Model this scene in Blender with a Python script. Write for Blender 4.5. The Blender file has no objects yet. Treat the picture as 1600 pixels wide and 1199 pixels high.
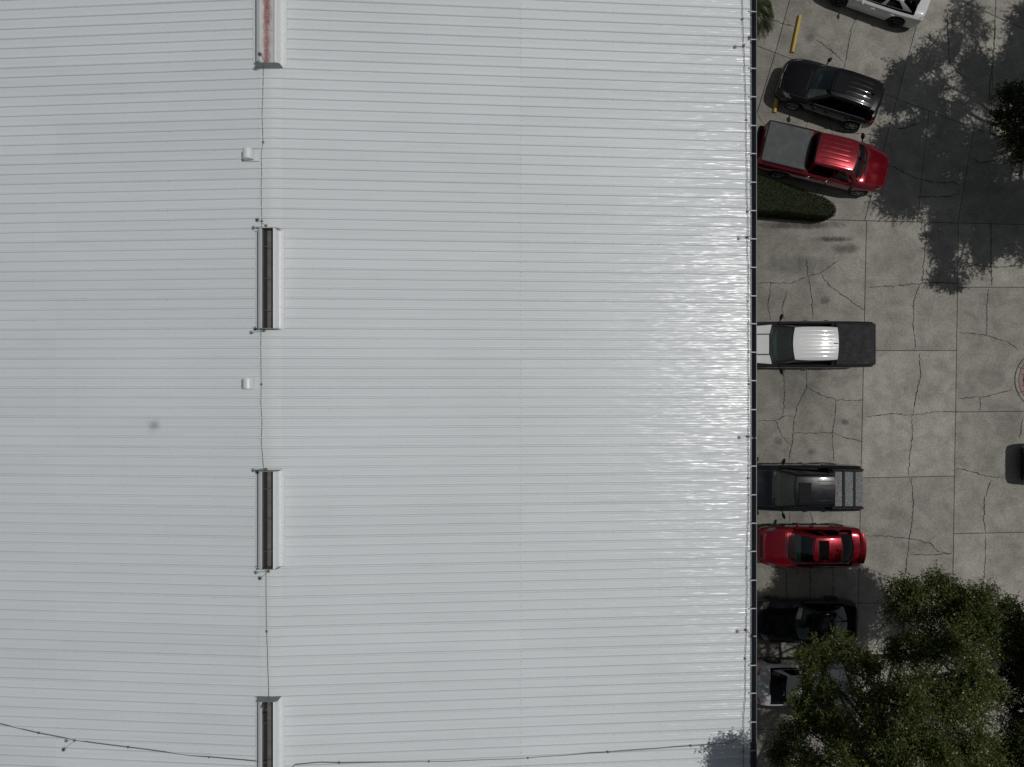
import bpy, bmesh, math, random
import numpy as np
from mathutils import Vector, Matrix

# ------------------------------------------------------------------ camera, world, sun
sc = bpy.context.scene
COL = sc.collection
HC = 30.4            # camera height above the pavement
FPX = 1040.0         # focal length in pixels of the 1600 px wide photograph

cam_d = bpy.data.cameras.new('camera')
cam_d.sensor_width = 36.0
cam_d.lens = 36.0 * FPX / 1600.0
cam_d.clip_start = 0.1
cam_d.clip_end = 4000
cam = bpy.data.objects.new('camera', cam_d)
cam.location = (0, 0, HC)
COL.objects.link(cam)
sc.camera = cam

SUN = Vector((0.534, 0.0625, 1.0)).normalized()
world = bpy.data.worlds.new('World')
sc.world = world
world.use_nodes = True
wn = world.node_tree
wn.nodes.clear()
w_out = wn.nodes.new('ShaderNodeOutputWorld')
w_bg = wn.nodes.new('ShaderNodeBackground')
w_sky = wn.nodes.new('ShaderNodeTexSky')
w_sky.sky_type = 'NISHITA'
w_sky.sun_disc = False
w_sky.sun_elevation = math.asin(SUN.z)
w_sky.sun_rotation = math.atan2(SUN.x, SUN.y)
w_sky.air_density = 1.0
w_sky.dust_density = 1.2
w_sky.ozone_density = 0.2
w_bg.inputs['Strength'].default_value = 0.055
w_hsv = wn.nodes.new('ShaderNodeHueSaturation')      # the camera's white balance leaves the shade nearly neutral
w_hsv.inputs['Saturation'].default_value = 0.45
wn.links.new(w_sky.outputs[0], w_hsv.inputs['Color'])
wn.links.new(w_hsv.outputs[0], w_bg.inputs[0])
wn.links.new(w_bg.outputs[0], w_out.inputs[0])

sun_d = bpy.data.lights.new('sun', 'SUN')
sun_d.energy = 3.4
sun_d.angle = math.radians(0.53)
sun_d.color = (1.0, 0.972, 0.935)
sun_o = bpy.data.objects.new('sun', sun_d)
sun_o.rotation_euler = SUN.to_track_quat('Z', 'Y').to_euler()
sun_o.location = SUN * 80
COL.objects.link(sun_o)

sc.view_settings.view_transform = 'Standard'
sc.view_settings.look = 'None'
sc.view_settings.exposure = -1.0
sc.view_settings.gamma = 1.0
sc.view_settings.use_curve_mapping = False
sc.cycles.max_bounces = 7
sc.cycles.transparent_max_bounces = 12
sc.cycles.caustics_reflective = False
sc.cycles.caustics_refractive = False
sc.cycles.use_denoising = True

random.seed(11)
RNG = np.random.default_rng(11)

# ------------------------------------------------------------------ helpers
def at(px, py, z=0.0):
    """a point of the photograph that lies at height z -> world"""
    d = (HC - z) / FPX
    return Vector(((px - 800.0) * d, (599.5 - py) * d, z))

def link(o, parent=None):
    COL.objects.link(o)
    if parent is not None:
        o.parent = parent
    return o

def mesh(name, verts, faces, mats, mi=None, smooth=False, sharp=None):
    me = bpy.data.meshes.new(name)
    me.from_pydata([tuple(v) for v in verts], [], [tuple(f) for f in faces])
    for m in (mats if isinstance(mats, (list, tuple)) else [mats]):
        me.materials.append(m)
    if mi is not None:
        me.polygons.foreach_set('material_index', list(mi))
    if smooth:
        me.polygons.foreach_set('use_smooth', [True] * len(me.polygons))
        if sharp:
            me.set_sharp_from_angle(angle=math.radians(sharp))
    me.update()
    return me

def obj(name, me, parent=None, loc=(0, 0, 0), rot=(0, 0, 0)):
    o = bpy.data.objects.new(name, me)
    o.location = loc
    o.rotation_euler = rot
    return link(o, parent)

def tag(o, label=None, cat=None, group=None, kind=None):
    if label: o['label'] = label
    if cat: o['category'] = cat
    if group: o['group'] = group
    if kind: o['kind'] = kind
    return o

def empty(name, loc=(0, 0, 0), rz=0.0, label=None, cat=None, group=None):
    o = bpy.data.objects.new(name, None)
    o.empty_display_size = 0.3
    o.location = loc
    o.rotation_euler = (0, 0, rz)
    link(o)
    return tag(o, label, cat, group)

class MB:
    """collects vertices and faces of one part"""
    def __init__(s):
        s.v = []; s.f = []; s.m = []
    def add(s, verts, faces, mi=0):
        n = len(s.v)
        s.v += [tuple(p) for p in verts]
        s.f += [tuple(i + n for i in f) for f in faces]
        s.m += [mi] * len(faces)
        return s
    def box(s, c, d, rz=0.0, mi=0, taper=0.0, M=None):
        x, y, z = [q / 2 for q in d]
        t = 1 - taper
        vs = [Vector(p) for p in ((-x, -y, -z), (x, -y, -z), (x, y, -z), (-x, y, -z),
              (-x * t, -y * t, z), (x * t, -y * t, z), (x * t, y * t, z), (-x * t, y * t, z))]
        R = Matrix.Rotation(rz, 3, 'Z') if M is None else M
        vs = [R @ p + Vector(c) for p in vs]
        return s.add(vs, [(3, 2, 1, 0), (4, 5, 6, 7), (0, 1, 5, 4), (1, 2, 6, 5), (2, 3, 7, 6), (3, 0, 4, 7)], mi)
    def rbox(s, c, d, r=0.02, rz=0.0, mi=0):
        """box with a chamfered top and chamfered vertical edges"""
        x, y, z = [q / 2 for q in d]
        rings = []
        for zz, ins in ((-z, 0), (z - r, 0), (z, r)):
            X, Y = x - ins, y - ins
            k = r
            rings.append([(-X + k, -Y, zz), (X - k, -Y, zz), (X, -Y + k, zz), (X, Y - k, zz),
                          (X - k, Y, zz), (-X + k, Y, zz), (-X, Y - k, zz), (-X, -Y + k, zz)])
        R = Matrix.Rotation(rz, 3, 'Z')
        vs = [R @ Vector(p) + Vector(c) for rg in rings for p in rg]
        fs = [tuple(reversed(range(8))), tuple(range(16, 24))]
        for a in range(2):
            for i in range(8):
                j = (i + 1) % 8
                fs.append((a * 8 + i, a * 8 + j, a * 8 + 8 + j, a * 8 + 8 + i))
        return s.add(vs, fs, mi)
    def tube(s, pts, radii, n=8, mi=0, caps=True):
        pts = [Vector(p) for p in pts]
        if not isinstance(radii, (list, tuple)):
            radii = [radii] * len(pts)
        base = len(s.v)
        up = None
        for i, p in enumerate(pts):
            t = (pts[min(i + 1, len(pts) - 1)] - pts[max(i - 1, 0)])
            t = t.normalized() if t.length > 1e-9 else Vector((0, 0, 1))
            if up is None:
                a = Vector((0, 0, 1)) if abs(t.z) < 0.9 else Vector((1, 0, 0))
                up = t.cross(a).normalized()
            else:
                up = (up - t * up.dot(t))
                up = up.normalized() if up.length > 1e-6 else t.orthogonal().normalized()
            b = t.cross(up)
            for k in range(n):
                q = 2 * math.pi * k / n
                s.v.append(tuple(p + (up * math.cos(q) + b * math.sin(q)) * radii[i]))
        for i in range(len(pts) - 1):
            for k in range(n):
                j = (k + 1) % n
                s.f.append((base + i * n + k, base + i * n + j, base + (i + 1) * n + j, base + (i + 1) * n + k))
                s.m.append(mi)
        if caps:
            s.f.append(tuple(base + k for k in reversed(range(n)))); s.m.append(mi)
            e = base + (len(pts) - 1) * n
            s.f.append(tuple(e + k for k in range(n))); s.m.append(mi)
        return s
    def grid(s, P, mi=0, flip=False):
        """P[i][j] -> points"""
        R = len(P); C = len(P[0]); n = len(s.v)
        for row in P:
            s.v += [tuple(p) for p in row]
        for i in range(R - 1):
            for j in range(C - 1):
                f = (n + i * C + j, n + i * C + j + 1, n + (i + 1) * C + j + 1, n + (i + 1) * C + j)
                s.f.append(tuple(reversed(f)) if flip else f); s.m.append(mi)
        return s
    def lathe(s, prof, n=24, axis='Y', c=(0, 0, 0), mi=0):
        """prof: (radius, along-axis) pairs"""
        base = len(s.v); K = len(prof)
        for i in range(n):
            a = 2 * math.pi * i / n
            for r, h in prof:
                if axis == 'Y':
                    p = (c[0] + r * math.cos(a), c[1] + h, c[2] + r * math.sin(a))
                else:
                    p = (c[0] + r * math.cos(a), c[1] + r * math.sin(a), c[2] + h)
                s.v.append(p)
        for i in range(n):
            j = (i + 1) % n
            for k in range(K - 1):
                s.f.append((base + i * K + k, base + j * K + k, base + j * K + k + 1, base + i * K + k + 1)); s.m.append(mi)
        return s
    def mesh(s, name, mats, smooth=False, sharp=None):
        return mesh(name, s.v, s.f, mats, s.m, smooth, sharp)
    def build(s, name, mats, parent=None, smooth=False, sharp=None, loc=(0, 0, 0)):
        return obj(name, s.mesh(name, mats, smooth, sharp), parent, loc)

# ------------------------------------------------------------------ materials
class NT:
    def __init__(s, name):
        s.mat = bpy.data.materials.new(name)
        s.mat.use_nodes = True
        s.t = s.mat.node_tree
        s.t.nodes.clear()
        s.out = s.n('ShaderNodeOutputMaterial')
    def n(s, typ, **kw):
        nd = s.t.nodes.new(typ)
        for k, v in kw.items():
            if k.startswith('_'):
                setattr(nd, k[1:], v)
            else:
                key = k.replace('__', ' ')
                nd.inputs[key].default_value = v
        return nd
    def l(s, a, b):
        s.t.links.new(a, b)
    def coords(s, scale=(1, 1, 1), kind='Object'):
        c = s.n('ShaderNodeTexCoord')
        if kind == 'World':
            g = s.n('ShaderNodeNewGeometry'); src = g.outputs['Position']
        else:
            src = c.outputs[kind]
        m = s.n('ShaderNodeMapping')
        m.inputs['Scale'].default_value = scale
        s.l(src, m.inputs['Vector'])
        return m.outputs['Vector']
    def noise(s, vec, scale, detail=4, rough=0.6, dist=0.0):
        nd = s.n('ShaderNodeTexNoise', Scale=scale, Detail=detail, Roughness=rough, Distortion=dist)
        s.l(vec, nd.inputs['Vector'])
        return nd.outputs['Fac']
    def ramp(s, fac, stops):
        r = s.n('ShaderNodeValToRGB')
        e = r.color_ramp.elements
        while len(e) < len(stops):
            e.new(0.5)
        for el, (p, c) in zip(e, stops):
            el.position = p
            el.color = (c, c, c, 1) if not isinstance(c, (tuple, list)) else (*c, 1)
        s.l(fac, r.inputs['Fac'])
        return r.outputs['Color']
    def mix(s, fac, a, b, mode='MIX'):
        m = s.n('ShaderNodeMix', _data_type='RGBA', _blend_type=mode)
        for v, i in ((fac, 0), (a, 6), (b, 7)):
            if hasattr(v, 'default_value') or hasattr(v, 'is_linked'):
                s.l(v, m.inputs[i])
            else:
                m.inputs[i].default_value = v if i == 0 else (*v, 1)
        return m.outputs[2]
    def math(s, op, a, b=0.0):
        m = s.n('ShaderNodeMath', _operation=op)
        for v, i in ((a, 0), (b, 1)):
            if hasattr(v, 'is_linked'):
                s.l(v, m.inputs[i])
            else:
                m.inputs[i].default_value = v
        return m.outputs[0]
    def bsdf(s, color, rough=0.5, metallic=0.0, bump=None, bstr=0.3, bdist=0.01, **kw):
        b = s.n('ShaderNodeBsdfPrincipled')
        for v, k in ((color, 'Base Color'), (rough, 'Roughness'), (metallic, 'Metallic')):
            if hasattr(v, 'is_linked'):
                s.l(v, b.inputs[k])
            else:
                b.inputs[k].default_value = (*v, 1) if k == 'Base Color' else v
        for k, v in kw.items():
            b.inputs[k.replace('__', ' ')].default_value = v
        if bump is not None:
            bn = s.n('ShaderNodeBump', Strength=bstr, Distance=bdist)
            s.l(bump, bn.inputs['Height'])
            s.l(bn.outputs[0], b.inputs['Normal'])
        s.l(b.outputs[0], s.out.inputs['Surface'])
        return b
    def rand(s):
        return s.n('ShaderNodeObjectInfo').outputs['Random']

MAT = {}
def simple(name, color, rough=0.5, metallic=0.0, var=0.12, scale=9.0, **kw):
    if name in MAT:
        return MAT[name]
    t = NT(name)
    v = t.coords()
    f = t.noise(v, scale, 5)
    lo = tuple(c * (1 - var) for c in color); hi = tuple(min(1, c * (1 + var)) for c in color)
    colr = t.ramp(f, [(0.3, lo), (0.7, hi)])
    rr = t.ramp(f, [(0.3, max(0.02, rough * 0.85)), (0.7, min(1, rough * 1.15))])
    t.bsdf(colr, rr, metallic, **kw)
    MAT[name] = t.mat
    return t.mat

def mat_roof(name, base=(0.735, 0.775, 0.795)):
    t = NT(name)
    w = t.coords((1, 1, 1), 'World')
    wl = t.coords((0.35, 5.0, 1), 'World')         # faint streaks that run down the slope
    wb = t.coords((0.50, 3.2, 1), 'World')
    big = t.noise(w, 0.16, 4)
    streak = t.noise(wl, 1.1, 6, 0.65)
    rnd = t.rand()
    c = t.ramp(big, [(0.3, tuple(q * 0.965 for q in base)), (0.7, tuple(q * 1.02 for q in base))])
    c = t.mix(1.0, c, t.ramp(streak, [(0.30, 0.955), (0.50, 1.0)]), 'MULTIPLY')
    spots = t.noise(w, 3.2, 8, 0.75)
    c = t.mix(1.0, c, t.ramp(spots, [(0.25, 0.88), (0.33, 1.0)]), 'MULTIPLY')
    c = t.mix(1.0, c, t.ramp(rnd, [(0.0, 0.97), (1.0, 1.01)]), 'MULTIPLY')
    b = t.bsdf(c, 0.55, 0.0, Coat__Weight=0.32, Specular__IOR__Level=0.45)
    cr = t.ramp(t.noise(wb, 2.3, 5, 0.6), [(0.3, 0.17), (0.7, 0.28)])
    t.l(cr, b.inputs['Coat Roughness'])
    # the sheets are not flat: long shallow dents bend the clear coat's highlight
    wv = t.noise(wb, 1.5, 2.0, 0.45)
    fine = t.noise(t.coords((1.1, 9.0, 1), 'World'), 1.6, 1.0, 0.5)
    h = t.math('ADD', wv, t.math('MULTIPLY', fine, 0.20))
    bn = t.n('ShaderNodeBump', Strength=1.0, Distance=0.040)
    t.l(h, bn.inputs['Height'])
    t.l(bn.outputs[0], b.inputs['Coat Normal'])
    bm = t.n('ShaderNodeBump', Strength=0.25, Distance=0.012)
    t.l(wv, bm.inputs['Height'])
    t.l(bm.outputs[0], b.inputs['Normal'])
    return t.mat

def mat_concrete(name):
    t = NT(name)
    w = t.coords((1, 1, 1), 'World')
    rnd = t.rand()
    base = t.ramp(t.noise(w, 0.35, 5, 0.65), [(0.25, (0.275, 0.262, 0.228)), (0.75, (0.395, 0.378, 0.332))])
    blot = t.ramp(t.noise(w, 1.4, 6, 0.7, 0.4), [(0.3, 0.72), (0.6, 1.05)])
    c = t.mix(1.0, base, blot, 'MULTIPLY')
    sp = t.ramp(t.noise(w, 22.0, 4, 0.8), [(0.34, 0.68), (0.5, 1.0), (0.68, 1.45)])
    c = t.mix(1.0, c, sp, 'MULTIPLY')
    sp2 = t.ramp(t.noise(w, 9.0, 5, 0.8), [(0.36, 0.86), (0.5, 1.0), (0.66, 1.16)])
    c = t.mix(1.0, c, sp2, 'MULTIPLY')
    dk = t.ramp(t.noise(w, 5.0, 7, 0.75), [(0.28, 0.66), (0.42, 1.0)])
    c = t.mix(1.0, c, dk, 'MULTIPLY')
    rv = t.ramp(rnd, [(0.0, 0.88), (1.0, 1.08)])
    c = t.mix(1.0, c, rv, 'MULTIPLY')
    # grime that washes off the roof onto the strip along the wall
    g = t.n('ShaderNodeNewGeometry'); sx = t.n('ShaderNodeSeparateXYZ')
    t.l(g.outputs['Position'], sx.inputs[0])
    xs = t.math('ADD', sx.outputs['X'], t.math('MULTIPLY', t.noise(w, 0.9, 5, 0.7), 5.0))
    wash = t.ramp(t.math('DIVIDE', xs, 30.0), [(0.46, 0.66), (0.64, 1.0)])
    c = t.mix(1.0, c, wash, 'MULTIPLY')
    # oil and tyre stains in the empty bay
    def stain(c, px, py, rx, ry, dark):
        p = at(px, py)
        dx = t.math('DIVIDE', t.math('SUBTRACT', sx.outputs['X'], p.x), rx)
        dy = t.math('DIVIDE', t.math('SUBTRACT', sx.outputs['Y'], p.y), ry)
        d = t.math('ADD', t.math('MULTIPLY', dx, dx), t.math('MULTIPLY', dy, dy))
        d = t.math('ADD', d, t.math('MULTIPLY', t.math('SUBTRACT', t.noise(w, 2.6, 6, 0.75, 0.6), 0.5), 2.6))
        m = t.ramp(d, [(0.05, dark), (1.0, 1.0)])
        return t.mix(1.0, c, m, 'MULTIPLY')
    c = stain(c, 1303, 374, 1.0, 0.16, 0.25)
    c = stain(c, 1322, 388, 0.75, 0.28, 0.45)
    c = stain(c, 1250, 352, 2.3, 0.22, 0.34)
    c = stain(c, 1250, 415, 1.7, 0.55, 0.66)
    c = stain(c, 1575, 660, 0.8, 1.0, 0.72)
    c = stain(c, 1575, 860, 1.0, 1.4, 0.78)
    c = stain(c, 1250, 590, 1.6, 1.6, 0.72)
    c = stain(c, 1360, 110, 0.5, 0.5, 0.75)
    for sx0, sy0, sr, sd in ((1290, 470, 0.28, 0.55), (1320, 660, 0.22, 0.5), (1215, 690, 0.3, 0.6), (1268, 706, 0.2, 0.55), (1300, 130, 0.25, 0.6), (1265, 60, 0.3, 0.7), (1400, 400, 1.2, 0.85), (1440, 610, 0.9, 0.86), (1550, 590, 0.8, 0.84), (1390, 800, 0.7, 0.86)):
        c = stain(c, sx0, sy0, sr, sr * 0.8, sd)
    hb = t.math('ADD', t.noise(w, 40.0, 4, 0.7), t.math('MULTIPLY', t.noise(w, 4.0, 4), 0.6))
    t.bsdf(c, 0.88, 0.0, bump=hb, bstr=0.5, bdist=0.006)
    return t.mat

def mat_paint(name, color, rough=0.22, flake=0.15, metallic=0.25, coat=0.9):
    if name in MAT:
        return MAT[name]
    t = NT(name)
    v = t.coords()
    dust = t.ramp(t.noise(v, 1.7, 6, 0.7), [(0.35, 0.0), (0.8, 0.02)])
    fl = t.noise(v, 160.0, 2)
    c = t.ramp(fl, [(0.3, tuple(q * (1 - flake) for q in color)), (0.7, tuple(min(1, q * (1 + flake)) for q in color))])
    c = t.mix(dust, c, (0.20, 0.19, 0.17))
    ro = t.ramp(t.noise(v, 3.1, 5), [(0.3, rough * 0.85), (0.7, rough * 1.3)])
    t.bsdf(c, ro, metallic, Coat__Weight=coat, Coat__Roughness=0.05, Specular__IOR__Level=0.12, Coat__IOR=1.5 if max(color) > 0.1 else 1.34)
    MAT[name] = t.mat
    return t.mat

def mat_glass(name, tint, refl=(1.0, 1.0, 1.0), f0=0.045):
    if name in MAT:
        return MAT[name]
    t = NT(name)
    tr = t.n('ShaderNodeBsdfTransparent'); tr.inputs[0].default_value = (*tint, 1)
    gl = t.n('ShaderNodeBsdfGlossy', Roughness=0.03); gl.inputs[0].default_value = (*refl, 1)
    g = t.n('ShaderNodeNewGeometry'); dp = t.n('ShaderNodeVectorMath', _operation='DOT_PRODUCT')
    t.l(g.outputs['Normal'], dp.inputs[0]); t.l(g.outputs['Incoming'], dp.inputs[1])
    c1 = t.math('SUBTRACT', 1.0, t.math('ABSOLUTE', dp.outputs['Value']))
    f2 = t.math('ADD', t.math('MULTIPLY', t.math('POWER', c1, 5.0), 0.9), f0)
    m = t.n('ShaderNodeMixShader')
    t.l(f2, m.inputs[0]); t.l(tr.outputs[0], m.inputs[1]); t.l(gl.outputs[0], m.inputs[2])
    t.l(m.outputs[0], t.out.inputs['Surface'])
    MAT[name] = t.mat
    return t.mat

def mat_leaf(name, dark, light, spec=0.32):
    t = NT(name)
    g = t.n('ShaderNodeNewGeometry')
    v = t.coords((1, 1, 1), 'World')
    f = t.math('ADD', t.math('MULTIPLY', g.outputs['Random Per Island'], 0.5), t.math('MULTIPLY', t.noise(v, 1.3, 4), 0.62))
    c = t.ramp(f, [(0.15, dark), (0.85, light)])
    b = t.n('ShaderNodeBsdfPrincipled', Roughness=0.36)
    t.l(c, b.inputs['Base Color'])
    b.inputs['Specular IOR Level'].default_value = spec
    tl = t.n('ShaderNodeBsdfTranslucent')
    t.l(t.mix(1.0, c, (1.0, 1.15, 0.45), 'MULTIPLY'), tl.inputs[0])
    m = t.n('ShaderNodeMixShader'); m.inputs[0].default_value = 0.28
    t.l(b.outputs[0], m.inputs[1]); t.l(tl.outputs[0], m.inputs[2])
    t.l(m.outputs[0], t.out.inputs['Surface'])
    return t.mat

M_ROOF = mat_roof('white_painted_roof_metal')
M_CAP = mat_roof('white_ridge_cap_metal', (0.75, 0.795, 0.80))
M_TRIM = simple('white_trim_metal', (0.74, 0.77, 0.775), 0.32, var=0.05)
M_STRAP = simple('dull_strap_metal', (0.46, 0.47, 0.47), 0.5, var=0.1)
M_GREYMET = simple('grey_weathered_metal', (0.27, 0.28, 0.28), 0.5, 0.3)
M_DARKMET = simple('dark_throat_metal', (0.145, 0.142, 0.138), 0.6, 0.1, var=0.25, scale=4)
M_BLACKMET = simple('black_gap', (0.015, 0.015, 0.016), 0.7)
M_GUTTER = simple('dark_gutter_metal', (0.15, 0.165, 0.18), 0.5, 0.2, var=0.2, scale=3)
M_CABLE = simple('lightning_cable_aluminium', (0.22, 0.22, 0.22), 0.55, 0.5)
M_BRUSH = simple('dark_brush_bristle', (0.02, 0.02, 0.02), 0.7)
M_CONC = mat_concrete('weathered_concrete')
M_JOINT = simple('dirty_joint_filler', (0.035, 0.033, 0.028), 0.95, var=0.3, scale=6)
M_SOIL = simple('dry_soil', (0.10, 0.09, 0.065), 0.95, var=0.3, scale=0.6)
M_WALL = simple('light_wall_panel', (0.50, 0.51, 0.50), 0.5)
M_RUBBER = simple('tyre_rubber', (0.016, 0.016, 0.016), 0.85, var=0.3)
M_RIM = simple('alloy_rim', (0.32, 0.33, 0.34), 0.3, 0.8)
M_RIMDK = simple('dark_alloy_rim', (0.06, 0.06, 0.065), 0.32, 0.6)
M_PLAST = simple('black_plastic_trim', (0.009, 0.009, 0.010), 0.6, Specular__IOR__Level=0.2)
M_INT = simple('dark_car_interior', (0.022, 0.022, 0.023), 0.85, var=0.3)
M_INTG = simple('grey_car_interior', (0.085, 0.087, 0.083), 0.85, var=0.2)
M_CHROME = simple('chrome', (0.75, 0.75, 0.75), 0.12, 1.0, var=0.02)
M_LAMP = simple('clear_lamp_lens', (0.11, 0.115, 0.12), 0.12, 0.3, var=0.4, scale=14, Coat__Weight=1.0)
M_TAIL = simple('red_tail_lens', (0.42, 0.010, 0.012), 0.15, var=0.2, Coat__Weight=1.0)
M_YELLOW = simple('yellow_road_paint', (0.50, 0.36, 0.075), 0.7, var=0.16, scale=7)
M_BARK = simple('grey_oak_bark', (0.16, 0.14, 0.115), 0.95, var=0.35, scale=12)
M_LEAF = mat_leaf('oak_leaf', (0.026, 0.040, 0.012), (0.160, 0.190, 0.054))
M_LEAFD = mat_leaf('dark_oak_leaf', (0.020, 0.032, 0.010), (0.080, 0.100, 0.030))
M_HEDGE = mat_leaf('clipped_hedge_leaf', (0.009, 0.015, 0.003), (0.025, 0.034, 0.008), 0.08)
M_FROND = mat_leaf('palm_frond_leaf', (0.020, 0.030, 0.008), (0.060, 0.072, 0.022))
M_GLASS = mat_glass('windscreen_glass', (0.40, 0.50, 0.47), (0.86, 1.0, 0.95), 0.10)
M_TINT = mat_glass('tinted_glass', (0.035, 0.04, 0.04), (0.7, 0.7, 0.7))
M_SUNROOF = simple('black_sunroof_glass', (0.006, 0.006, 0.007), 0.07, var=0.3)
M_PINK = simple('pink_brick_paver', (0.30, 0.205, 0.19), 0.9, var=0.2, scale=5)
M_MULCH = simple('black_mulch', (0.022, 0.018, 0.015), 0.95, var=0.5, scale=14)

# ------------------------------------------------------------------ ground and pavement
g = mesh('ground', [(-1500, -1500, -0.2), (1500, -1500, -0.2), (1500, 1500, -0.2), (-1500, 1500, -0.2)], [(0, 1, 2, 3)], M_SOIL)
tag(obj('ground', g), kind='structure')
pv = MB().box((21.0, 0, -0.09), (30.0, 64.0, 0.06)).build('pavement', M_JOINT)
tag(pv, kind='structure')

def cut(poly, a, b):
    """splits a convex polygon by the line a-b: (left part, right part)"""
    d = Vector((b[0] - a[0], b[1] - a[1]))
    def side(p):
        return d.x * (p[1] - a[1]) - d.y * (p[0] - a[0])
    A, B = [], []
    for i, p in enumerate(poly):
        q = poly[(i + 1) % len(poly)]
        sp, sq = side(p), side(q)
        (A if sp >= 0 else B).append(p)
        if sp * sq < 0:
            k = sp / (sp - sq)
            x = (p[0] + (q[0] - p[0]) * k, p[1] + (q[1] - p[1]) * k)
            A.append(x); B.append(x)
    return A, B

def clip_many(poly, lines):
    out = []
    rest = poly
    for a, b in lines:
        A, B = cut(rest, a, b)
        if len(A) > 2 and len(B) > 2:
            out.append(B); rest = A
    out.append(rest)
    return out

PX0, PX1, PY0, PY1 = 1056, 1820, -330, 1560
full = [(PX0, PY0), (PX1, PY0), (PX1, PY1), (PX0, PY1)]
low, up = cut(full, (1183, 341), (1600, 351))            # low: y below the cross joint
def hl(y, sl=0.0):
    return ((1000, y - 400 * sl), (1800, y + 400 * sl))
rest, colA = cut(low, (1354, 341), (1342, 900))
if min(p[0] for p in rest) < min(p[0] for p in colA): rest, colA = colA, rest
C_, B_ = cut(rest, (1498, 342), (1489, 900))
if min(p[0] for p in C_) < min(p[0] for p in B_): C_, B_ = B_, C_
slabs = []
slabs += clip_many(colA, [hl(943), hl(1140), hl(1340)])
slabs += clip_many(B_, [hl(548), hl(746, -0.02), hl(943), hl(1140), hl(1340)])
slabs += clip_many(C_, [hl(449), hl(645, -0.01), hl(836, -0.02), hl(1030), hl(1230)])
UL, UR = cut(up, (1432, 40), (1352, 341))
if min(p[0] for p in UL) > min(p[0] for p in UR): UL, UR = UR, UL
LB = ((1172, 68), (1403, 155))
for part, lines_below, lines_above in ((UL, [((1211, 84), (1180, 185))], [((1232, 6), (1211, 84)), ((1172, -130), (1403, -45))]),
                                       (UR, [((1452, 175), (1434, 341)), ((1522, 200), (1498, 342))], [((1500, 0), (1600, 46)), ((1560, -100), (1548, 205))])):
    below, above = cut(part, *LB)
    if sum(p[1] for p in below) / len(below) < sum(p[1] for p in above) / len(above): below, above = above, below
    for poly, lines in ((below, lines_below), (above, lines_above)):
        todo = [poly]
        for a, b in lines:
            nxt = []
            for q in todo:
                A, B = cut(q, a, b)
                nxt += [r for r in (A, B) if len(r) > 2]
            todo = nxt
        slabs += todo

def slab_mesh(poly):
    pts = [at(*p) for p in poly]
    pts = [p.xy for p in pts]
    area = sum(pts[i].x * pts[(i + 1) % len(pts)].y - pts[(i + 1) % len(pts)].x * pts[i].y for i in range(len(pts)))
    if area < 0: pts.reverse()
    # drop near-duplicate corners
    q = []
    for p in pts:
        if not q or (p - q[-1]).length > 0.05: q.append(p)
    if (q[0] - q[-1]).length < 0.05: q.pop()
    pts = q
    n = len(pts)
    def inset(d):
        out = []
        for i in range(n):
            a, b, c = pts[i - 1], pts[i], pts[(i + 1) % n]
            e1 = (b - a).normalized(); e2 = (c - b).normalized()
            n1 = Vector((-e1.y, e1.x)); n2 = Vector((-e2.y, e2.x))
            m = n1 + n2
            k = d / max(0.25, 1 + n1.dot(n2)) 
            out.append(b + m * k)
        return out
    r0, r1, r2 = inset(0.012), inset(0.012), inset(0.024)
    v = [(p.x, p.y, -0.059) for p in r0] + [(p.x, p.y, -0.010) for p in r1] + [(p.x, p.y, 0.0) for p in r2]
    f = [tuple(range(2 * n, 3 * n))]
    for a in range(2):
        for i in range(n):
            j = (i + 1) % n
            f.append((a * n + i, a * n + j, (a + 1) * n + j, (a + 1) * n + i))
    return mesh('concrete_slab', v, f, M_CONC)
for poly in slabs:
    o = obj('concrete_slab', slab_mesh(poly), pv)
    o.location.z = random.uniform(-0.004, 0.004)

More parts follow.
